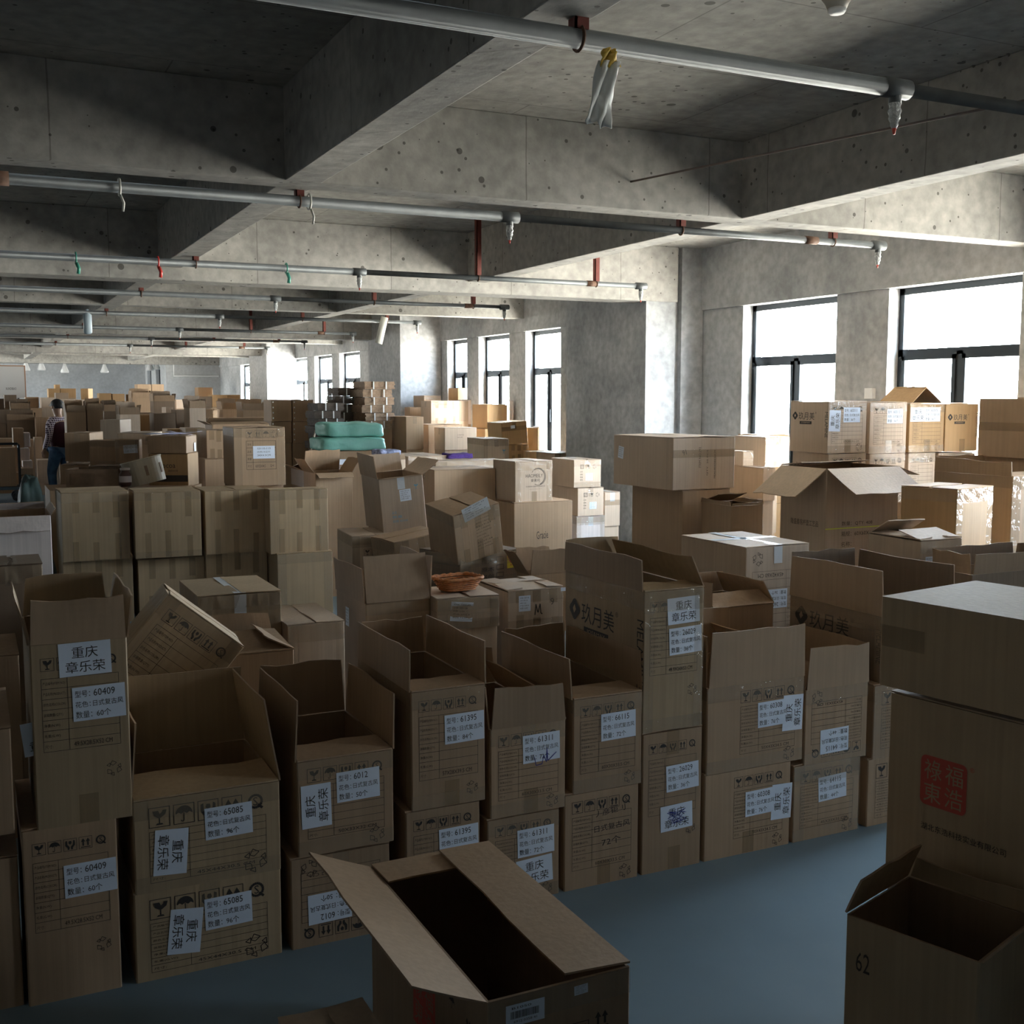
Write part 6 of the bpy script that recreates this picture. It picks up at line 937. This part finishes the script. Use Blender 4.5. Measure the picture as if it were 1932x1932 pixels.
soft('woven_sack', 0.824, 0.650, 0.162, TEAL, (4.142, 13.225, 1.167), 0, 'teal woven sack, lower one of the two stacked', 'sack', 'teal woven sacks', seed=5, lumps=0.035)
soft('tarpaulin_heap', 0.370, 1.000, 1.117, mat('dark_green_tarpaulin', (.045, .075, .07), .55, bump=.4, bscale=8), (0.444, 10.400, 0.000), 0, 'dark green tarpaulin heap on the floor left of the plain cubes', 'tarpaulin', None, seed=7, lumps=0.090, taper=0.62)
carton('plain carton beneath the two teal sacks', 4.141, 13.25, 0, 0, 0.772, .62, 1.163, lod=0)
# flattened carton bundles
BUND = mat('bundled_board_edges', (0.30, 0.20, 0.13), 0.8, var=0.25, scale=30); BUNDD = mat('bundled_dark_board', (0.10, 0.075, 0.06), 0.8, var=0.25, scale=30)
def bundle(x, y, z, w, d, h, rot, m, label, group):
    root = empty('cardboard_bundle', (x, y, z), rot); tag(root, label, 'cardboard bundle', group)
    b = MB(); n = max(3, int(h / .022)); q = random.Random(int(x * 977 + z * 131))
    for i in range(n):
        o_ = q.uniform(-.008, .008); b.box(-w / 2 + o_, -d / 2 + q.uniform(-.008, .008), h * i / n, w / 2 + o_ + q.uniform(-.006, .006), d / 2, h * (i + .96) / n)
    b.build('flattened_cartons', m, root)
    for u in (-.2, .22):
        s_ = MB(); s_.box(w * u - .008, -d / 2 - .016, -.002, w * u + .008, -d / 2 - .011, h, M=Matrix.Shear('XZ', 4, (0.0, 0.0)) if False else None); s_.build('strap', WH, root)
bundle(5.000, 14.885, 1.382, 0.422, 0.550, 0.102, 0.00, BUND, 'sixth from top strapped flat-carton bundle in the tallest stack before the column', 'strapped bundles of flat cartons')
bundle(5.040, 14.895, 1.488, 0.422, 0.550, 0.102, 0.03, BUND, 'fifth from top strapped flat-carton bundle in the tallest stack before the column', 'strapped bundles of flat cartons')
bundle(5.000, 14.875, 1.595, 0.422, 0.550, 0.102, -0.03, BUND, 'fourth from top strapped flat-carton bundle in the tallest stack before the column', 'strapped bundles of flat cartons')
bundle(5.040, 14.885, 1.701, 0.422, 0.550, 0.102, 0.00, BUND, 'third from top strapped flat-carton bundle in the tallest stack before the column', 'strapped bundles of flat cartons')
bundle(5.000, 14.895, 1.807, 0.422, 0.550, 0.102, 0.03, BUND, 'second from top strapped flat-carton bundle in the tallest stack before the column', 'strapped bundles of flat cartons')
bundle(5.040, 14.875, 1.914, 0.422, 0.550, 0.102, -0.03, BUND, 'topmost strapped flat-carton bundle in the tallest stack before the column', 'strapped bundles of flat cartons')
bundle(4.802, 15.350, 1.368, 0.382, 0.500, 0.110, -0.03, BUNDD, 'fifth from top dark flat-carton bundle in the stack left of the tallest', 'dark bundles of flat cartons')
bundle(4.762, 15.360, 1.482, 0.382, 0.500, 0.110, 0.00, BUNDD, 'fourth from top dark flat-carton bundle in the stack left of the tallest', 'dark bundles of flat cartons')
bundle(4.802, 15.370, 1.596, 0.382, 0.500, 0.110, 0.03, BUNDD, 'third from top dark flat-carton bundle in the stack left of the tallest', 'dark bundles of flat cartons')
bundle(4.762, 15.350, 1.710, 0.382, 0.500, 0.110, -0.03, BUNDD, 'second from top dark flat-carton bundle in the stack left of the tallest', 'dark bundles of flat cartons')
bundle(4.802, 15.360, 1.824, 0.382, 0.500, 0.110, 0.00, BUNDD, 'topmost dark flat-carton bundle in the stack left of the tallest', 'dark bundles of flat cartons')
bundle(4.321, 14.760, 1.018, 0.353, 0.500, 0.098, 0.00, BUNDD, 'seventh from top dark flat-carton bundle beside the stapled cartons', 'low stack of flat carton bundles')
bundle(4.282, 14.770, 1.120, 0.353, 0.500, 0.098, 0.03, BUNDD, 'sixth from top dark flat-carton bundle beside the stapled cartons', 'low stack of flat carton bundles')
bundle(4.321, 14.750, 1.222, 0.353, 0.500, 0.098, -0.03, BUNDD, 'fifth from top dark flat-carton bundle beside the stapled cartons', 'low stack of flat carton bundles')
bundle(4.282, 14.760, 1.324, 0.353, 0.500, 0.098, 0.00, BUNDD, 'fourth from top dark flat-carton bundle beside the stapled cartons', 'low stack of flat carton bundles')
bundle(4.321, 14.770, 1.426, 0.353, 0.500, 0.098, 0.03, BUNDD, 'third from top dark flat-carton bundle beside the stapled cartons', 'low stack of flat carton bundles')
bundle(4.282, 14.750, 1.527, 0.353, 0.500, 0.098, -0.03, BUNDD, 'second from top dark flat-carton bundle beside the stapled cartons', 'low stack of flat carton bundles')
bundle(4.321, 14.760, 1.629, 0.353, 0.500, 0.098, 0.00, BUNDD, 'topmost dark flat-carton bundle beside the stapled cartons', 'low stack of flat carton bundles')
# white display board on the far left
root = empty('display_board', (1.008, 30.5, 1.787)); tag(root, 'large white board with orange edge and small print at far left', 'board')
b = MB(); b.box(-.9, 0, 0, .28, .03, .78); b.build('board_panel', mat('board_white', (0.72, 0.70, 0.68), 0.5), root)
A = Art(); A.text('XUNDIBAO', -.16, .2, .06, .24, 0, 0)
link('printed_words', mesh('printed_words', [(a, -.002, c) for a, c in A.v], A.f), root, [INK2])
b = MB(); b.box(-.9, -.004, .78, .29, .034, .80); b.box(.28, -.004, 0, .30, .034, .80); b.build('board_edge', mat('orange_edge', (.45, .2, .08), .6), root)
b = MB(); b.box(-.7, .01, -(1.008, 30.5, 1.787)[2], -.66, .05, 0); b.box(.1, .01, -(1.008, 30.5, 1.787)[2], .14, .05, 0); b.build('board_stand', FRAME, root)
# platform cart at the left edge with a big grey-brown carton on it
x, y = (0.676, 21.65)
root = empty('platform_cart', (x, y, 0)); tag(root, 'dark metal platform cart with push bar at the left picture edge', 'cart')
b = MB(); b.box(-.75, -.3, .20, .10, .3, .25); b.build('platform', mat('cart_bed', (.12, .17, .22), .5), root)
b = MB(); b.tube([(.08, -.28, .24), (.08, -.28, .98), (.06, -.24, 1.0), (-.7, -.24, 1.0)], .022, 10); b.build('push_bar', FRAME, root)
for sx in (.02, -.68):
    for sy in (-.24, .24):
        b = MB(); b.tube([(sx, sy - .02, .075), (sx, sy + .02, .075)], .075, 18); wh = b.build('caster', mat('rubber', (.05, .05, .055), .7), root)
        b = MB(); b.tube([(sx, sy - .024, .075), (sx, sy + .024, .075)], .03, 12); b.box(sx - .02, sy - .035, .075, sx + .02, sy - .028, .20); b.build('caster_fork', GALV, wh)
# leaning stick
thing_tube('wooden_stick', [(3.831, 13.9, 0.948), (4.034, 14.25, 1.377)], .013, mat('pale_stick', (.35, .27, .2), .7), 'thin pale stick leaning against the stapled cartons', 'stick')
# crate, drum, jar, papers, cloth, basket
x, y, z = (1.043, 10.9, 0.988)
root = empty('wooden_crate', (x, y, z), R(-22)); tag(root, 'low slatted crate of pale brown wood behind the plain cube cartons', 'crate')
WOOD = mat('crate_wood', (.30, .20, .13), .7, var=.2, scale=12); b = MB(); w_, d_, h_ = .46, .34, .17
b.box(-w_ / 2, -d_ / 2, 0, w_ / 2, d_ / 2, .012); b.build('crate_floor', WOOD, root)
for nm, q_ in (('front_panel', (-w_ / 2, -d_ / 2, 0, w_ / 2, -d_ / 2 + .008, h_)), ('back_panel', (-w_ / 2, d_ / 2 - .008, 0, w_ / 2, d_ / 2, h_)), ('side_panel', (-w_ / 2, -d_ / 2, 0, -w_ / 2 + .008, d_ / 2, h_)), ('side_panel', (w_ / 2 - .008, -d_ / 2, 0, w_ / 2, d_ / 2, h_))):
    b = MB(); b.box(*q_); b.build(nm, WOOD, root)
b = MB(); t = .03
for a_ in (-w_ / 2, -t / 2, w_ / 2 - t): b.box(a_, -d_ / 2 - .012, 0, a_ + t, -d_ / 2, h_)
b.box(-w_ / 2, -d_ / 2 - .014, h_ - t * 1.4, w_ / 2, -d_ / 2 - .001, h_); b.box(-w_ / 2, -d_ / 2 - .014, 0, w_ / 2, -d_ / 2 - .001, t); b.build('battens', WOOD, root)
x, y, z = (1.432, 10.6, 1.025)
root = empty('fibre_drum', (x, y, z), R(-20), 0, R(-14)); tag(root, 'tilted round pale fibre drum lying open among cartons behind the plain cubes', 'drum')
b = MB(); n = 32; vs = []; fs = []
for (r_, z_) in ((.17, 0), (.178, .23), (.172, .23), (.165, .01)): vs += [(r_ * math.cos(2 * math.pi * i / n), r_ * math.sin(2 * math.pi * i / n), z_) for i in range(n)]
for j in range(3):
    for i in range(n): fs.append((j * n + i, j * n + (i + 1) % n, (j + 1) * n + (i + 1) % n, (j + 1) * n + i))
fs.append(tuple(range(n))[::-1]); fs.append(tuple(3 * n + i for i in range(n)))
DR = mat('drum_board', (.50, .43, .32), .6, var=.08, scale=8); link('drum_wall', mesh('drum_wall', vs, fs), root, [DR])
b = MB(); b.tube([(.178 * math.cos(i * math.pi / 16), .178 * math.sin(i * math.pi / 16), .222) for i in range(33)], .006, 6, cap=False); b.build('rim_hoop', DR, root)
b = MB()
for a_ in (-2.3, -1.2, -.3): b.box(.174, -.012, .07, .180, .012, .16, M=Matrix.Rotation(a_, 4, 'Z'))
b.build('tape_tabs', WOOD, root)
x, y, z = (1.22, 10.4, 1.018)
root = empty('brown_jar', (x, y, z)); tag(root, 'dark brown round jar with a pale label beside the crate', 'jar')
b = MB(); b.tube([(0, 0, 0), (0, 0, .02), (0, 0, .11), (0, 0, .13), (0, 0, .145)], [.04, .052, .052, .036, .036], 20); b.build('jar_body', mat('brown_glaze', (.08, .035, .025), .3), root, True)
b = MB(); b.tube([(0, 0, .145), (0, 0, .165)], .042, 20); b.build('lid', mat('jar_lid', (.5, .42, .36), .5), root, True)
b = MB(); b.tube([(0, 0, .04), (0, 0, .095)], .0535, 20, cap=False); b.build('jar_label', mat('jar_label', (.5, .42, .4), .6), root, True)
PP = mat('lilac_paper', (.62, .62, .78), .6); q = random.Random(9)
for i, (dx, dy, rr, dz, lab) in enumerate(((0, 0, .1, 0, 'large pale lilac paper sheet lying on the low white-sided carton'), (.09, .02, -.4, .012, 'curled lilac paper sheet, topmost on the low white-sided carton'), (-.12, -.03, .5, .006, 'lilac paper sheet hanging over the left of the low white-sided carton'))):
    vs, fs = [], []
    for j in range(6):
        for k in range(6): u, v = j / 5 - .5, k / 5 - .5; vs.append((u * .30, v * .21, .002 + .035 * (u * u * 2 if i == 1 else abs(v) * .3) + .004 * math.sin(u * 9 + i)))
    for j in range(5):
        for k in range(5): a_ = j * 6 + k; fs.append((a_, a_ + 6, a_ + 7, a_ + 1))
    o = link('paper_sheet', mesh('paper_sheet', vs, fs), None, [PP], True); o.location = (1.755 + dx, 11.052 + dy, 1.45 + dz); o.rotation_euler = (0, 0, rr); s = o.modifiers.new('t', 'SOLIDIFY'); s.thickness = .001; tag(o, lab, 'paper', 'loose papers on the low carton')
soft('purple_cloth', .30, .16, .05, mat('purple_fabric', (.06, .025, .16), .9, bump=.6, bscale=40), (4.501, 10.65, 1.179), .1, 'crumpled dark purple cloth lying on the long wrapped carton', 'cloth', lumps=.02, seed=4, sc=8)
soft('checkered_bundle', .24, .26, .12, mat('blue_white_fabric', (.25, .28, .42), .8, var=.6, scale=45), (3.655, 10.425, 1.176), 0, 'blue and white checkered fabric bundle inside the open carton', 'fabric', lumps=.02, seed=8, sc=8)
x, y, z = (2.286, 5.418, 0.788)
root = empty('woven_basket', (x, y, z), R(8)); tag(root, 'small rectangular orange-brown woven basket on a taped carton', 'basket')
ORB = mat('orange_wicker', (.42, .15, .04), .5, var=.3, scale=60)
def rr_(w, d, zz, n=40):
    out = []
    for i in range(n):
        a_ = 2 * math.pi * i / n; c_, s_ = math.cos(a_), math.sin(a_); k = (abs(c_) ** 6 + abs(s_) ** 6) ** (-1 / 6); out.append(Vector((w / 2 * c_ * k, d / 2 * s_ * k, zz)))
    return out
b = MB()
for j in range(6):
    t = j / 5; ring = rr_(.17 + .06 * t, .12 + .05 * t, .008 + .055 * t); ring = [p + Vector((p.x, p.y, 0)).normalized() * .003 * (1 if (i + j) % 2 else -1) for i, p in enumerate(ring)]; b.tube(ring + [ring[0]], .005, 6, cap=False)
b.build('woven_wall', ORB, root, True)
b = MB(); b.add(rr_(.17, .12, .004) + rr_(.17, .12, .010), [tuple(range(40))[::-1], tuple(range(40, 80))] + [(i, (i + 1) % 40, 40 + (i + 1) % 40, 40 + i) for i in range(40)]); b.build('base', ORB, root)
b = MB(); ring = rr_(.24, .18, .068, 60); ring = [p + Vector((0, 0, .003 * math.sin(i * 1.9))) for i, p in enumerate(ring)]; b.tube(ring + [ring[0]], .009, 8, cap=False); b.build('braided_rim', ORB, root, True)

# ---------------------------------------------------------------- the person
def skin(name, joints, edges, m, parent=None, sub=2):
    names = list(joints); me = bpy.data.meshes.new(name); me.from_pydata([joints[n][0] for n in names], [], []); me = bpy.data.meshes.new(name)
    me.from_pydata([joints[n][0] for n in names], [(names.index(a), names.index(b)) for a, b in edges], []); me.update()
    o = link(name, me, parent, [m]); sk = o.modifiers.new('skin', 'SKIN'); sk.use_smooth_shade = True
    for i, n in enumerate(names):
        r_ = joints[n][1]; me.skin_vertices[0].data[i].radius = r_ if isinstance(r_, tuple) else (r_, r_)
    me.skin_vertices[0].data[0].use_root = True; s = o.modifiers.new('sub', 'SUBSURF'); s.levels = s.render_levels = sub
    return o
SKIN = mat('skin', (.42, .25, .17), .5)
P0 = empty('person', (1.454, 21.5, 0), R(35)); P0.scale = (1.12, 1.1, 1.0); tag(P0, 'person in a maroon vest, plaid shirt and blue jeans walking away left between the cartons', 'person')
# local frame: +y forward, +x to the right of the body
J = {'pelvis': ((0, 0, .93), (.15, .11)), 'waist': ((0, .01, 1.06), (.135, .10)), 'chest': ((0, .02, 1.26), (.165, .11)), 'neck0': ((0, .03, 1.43), (.075, .07)), 'neck': ((0, .045, 1.49), .052), 'head0': ((0, .065, 1.56), (.07, .085)), 'head': ((0, .07, 1.65), (.078, .095)), 'crown': ((0, .06, 1.70), (.055, .07)),
     'shL': ((-.17, .02, 1.39), .065), 'elL': ((-.25, -.04, 1.12), .042), 'wrL': ((-.26, .06, .90), .028), 'haL': ((-.255, .10, .83), (.018, .036)),
     'shR': ((.17, .02, 1.39), .065), 'elR': ((.25, .06, 1.13), .042), 'wrR': ((.20, .27, 1.02), .028), 'haR': ((.18, .34, 1.01), (.018, .036)),
     'hipL': ((-.09, 0, .86), .098), 'knL': ((-.095, .13, .49), .058), 'anL': ((-.09, .10, .09), .038), 'toL': ((-.10, .24, .04), (.04, .03)),
     'hipR': ((.09, 0, .86), .098), 'knR': ((.095, .02, .48), .058), 'anR': ((.09, -.22, .13), .038), 'toR': ((.10, -.10, .04), (.04, .03))}
E_ = [('pelvis', 'waist'), ('waist', 'chest'), ('chest', 'neck0'), ('neck0', 'neck'), ('neck', 'head0'), ('head0', 'head'), ('head', 'crown'), ('chest', 'shL'), ('shL', 'elL'), ('elL', 'wrL'), ('wrL', 'haL'), ('chest', 'shR'), ('shR', 'elR'), ('elR', 'wrR'), ('wrR', 'haR'), ('pelvis', 'hipL'), ('hipL', 'knL'), ('knL', 'anL'), ('anL', 'toL'), ('pelvis', 'hipR'), ('hipR', 'knR'), ('knR', 'anR'), ('anR', 'toR')]
for sd, hx, hy, hz, dv in (('L', -.255, .10, .83, (0, .03, -1)), ('R', .18, .34, 1.01, (0, 1, -.15))):
    d_ = Vector(dv).normalized(); side = Vector((0, 1, .1)) if sd == 'L' else Vector((-.2, 0, 1))
    for i, (o_, l_) in enumerate(((-.027, .055), (-.009, .066), (.009, .062), (.027, .05))):
        p1 = Vector((hx, hy, hz)) + side * o_ + d_ * .035; p2 = p1 + d_ * l_ * .55; p3 = p2 + (d_ + Vector((.35 if sd == 'L' else -.2, 0, -.1))) * l_ * .4
        for k, p in enumerate((p1, p2, p3)): J['f%s%d%d' % (sd, i, k)] = (tuple(p), .0095 - .001 * k)
        E_ += [('ha' + sd, 'f%s%d0' % (sd, i)), ('f%s%d0' % (sd, i), 'f%s%d1' % (sd, i)), ('f%s%d1' % (sd, i), 'f%s%d2' % (sd, i))]
    p1 = Vector((hx, hy, hz)) + side * .035 - d_ * .01; p2 = p1 + side * .012 + d_ * .035
    J['t%s0' % sd] = (tuple(p1), .011); J['t%s1' % sd] = (tuple(p2), .009); E_ += [('ha' + sd, 't%s0' % sd), ('t%s0' % sd, 't%s1' % sd)]
body = skin('body', J, E_, SKIN, P0)
def sub_j(ns, grow): return {n: (J[n][0], tuple(r_ + grow for r_ in (J[n][1] if isinstance(J[n][1], tuple) else (J[n][1], J[n][1])))) for n in ns}
def plaid():
    m = mat('plaid_fabric', (.25, .1, .14), .85); t = m.node_tree; b_ = t.nodes['Principled BSDF']; c_ = t.nodes.new('ShaderNodeTexCoord'); pr = None
    cols = []
    for k, ax in enumerate(('X', 'Z')):
        w_ = t.nodes.new('ShaderNodeTexWave'); w_.bands_direction = ax; w_.inputs['Scale'].default_value = 9; t.links.new(c_.outputs['Object'], w_.inputs['Vector'])
        r_ = t.nodes.new('ShaderNodeValToRGB'); r_.color_ramp.interpolation = 'CONSTANT'; r_.color_ramp.elements[0].color = (.05, .02, .05, 1); r_.color_ramp.elements[1].position = .78; r_.color_ramp.elements[1].color = (.75, .65, .72, 1); t.links.new(w_.outputs[0], r_.inputs[0]); cols.append(r_)
    mx = t.nodes.new('ShaderNodeMix'); mx.data_type = 'RGBA'; mx.blend_type = 'LIGHTEN'; mx.inputs[0].default_value = 1; t.links.new(cols[0].outputs[0], mx.inputs[6]); t.links.new(cols[1].outputs[0], mx.inputs[7]); t.links.new(mx.outputs[2], b_.inputs['Base Color']); return m
j = sub_j(['chest', 'shL', 'elL', 'wrL', 'shR', 'elR', 'wrR', 'neck0'], .014); skin('plaid_shirt', j, [('chest', 'shL'), ('shL', 'elL'), ('elL', 'wrL'), ('chest', 'shR'), ('shR', 'elR'), ('elR', 'wrR'), ('chest', 'neck0')], plaid(), P0)
j = sub_j(['pelvis', 'waist', 'chest'], .05); j['pelvis'] = ((0, 0, .86), (.20, .155)); j['chest'] = ((0, .02, 1.26), (.225, .15)); j['yoke'] = ((0, .02, 1.41), (.175, .12)); skin('maroon_vest', j, [('pelvis', 'waist'), ('waist', 'chest'), ('chest', 'yoke')], mat('maroon_knit', (.055, .012, .022), .9, bump=.3, bscale=90), P0)
j = sub_j(['pelvis', 'hipL', 'knL', 'anL', 'hipR', 'knR', 'anR'], .02); skin('jeans', j, [('pelvis', 'hipL'), ('hipL', 'knL'), ('knL', 'anL'), ('pelvis', 'hipR'), ('hipR', 'knR'), ('knR', 'anR')], mat('blue_denim', (.06, .13, .24), .85, var=.35, scale=8), P0)
def blob(name, c, r, m, parent, cut=None):
    bm = bmesh.new(); bmesh.ops.create_icosphere(bm, subdivisions=4, radius=1)
    for v in bm.verts: v.co = Vector((v.co.x * r[0] + c[0], v.co.y * r[1] + c[1], v.co.z * r[2] + c[2]))
    if cut: bmesh.ops.delete(bm, geom=[v for v in bm.verts if cut(v.co)], context='VERTS')
    me = bpy.data.meshes.new(name); bm.to_mesh(me); bm.free(); return link(name, me, parent, [m], True)
hr = blob('hair', (0, .055, 1.665), (.097, .118, .112), mat('black_hair', (.012, .011, .012), .6, bump=.4, bscale=80), P0, lambda c: c.z < 1.60 or (c.y > .12 and c.z < 1.70) or (c.z < 1.64 and c.y > .03)); s_ = hr.modifiers.new('t', 'SOLIDIFY'); s_.thickness = .012
for sx in (-1, 1): blob('ear', (sx * .088, .065, 1.63), (.012, .022, .034), SKIN, P0)
blob('nose', (0, .172, 1.635), (.013, .02, .022), SKIN, P0); blob('mouth', (0, .158, 1.592), (.024, .01, .007), mat('lips', (.3, .12, .1), .5), P0)
for sx in (-1, 1): blob('eye', (sx * .033, .155, 1.662), (.014, .011, .009), mat('eye_white', (.7, .7, .7), .3), P0)
b = MB()
for sx in (-1, 1): b.tube([(sx * .036 + .026 * math.cos(i * .524), .178, 1.66 + .02 * math.sin(i * .524)) for i in range(13)], .003, 6, cap=False); b.tube([(sx * .062, .176, 1.665), (sx * .09, .07, 1.665)], .003, 6)
b.tube([(-.01, .178, 1.665), (.01, .178, 1.665)], .003, 6); b.build('glasses', mat('metal_frame', (.5, .5, .5), .2, .9), P0)
for sd in 'LR':
    x_, y_, z_ = J['an' + sd][0]; c_ = (x_, y_ + .07, .045 if sd == 'L' else .05); blob('shoe', c_, (.052, .145, .05), mat('dark_shoe', (.03, .03, .035), .6), P0, lambda c: c.z < .0)
# dark mesh-like green tarpaulin heap is built with the sacks

carton('flat plain carton under the crate and drum', 1.237, 11.0, 0, 0, 1.25, .75, 0.984, lod=0)
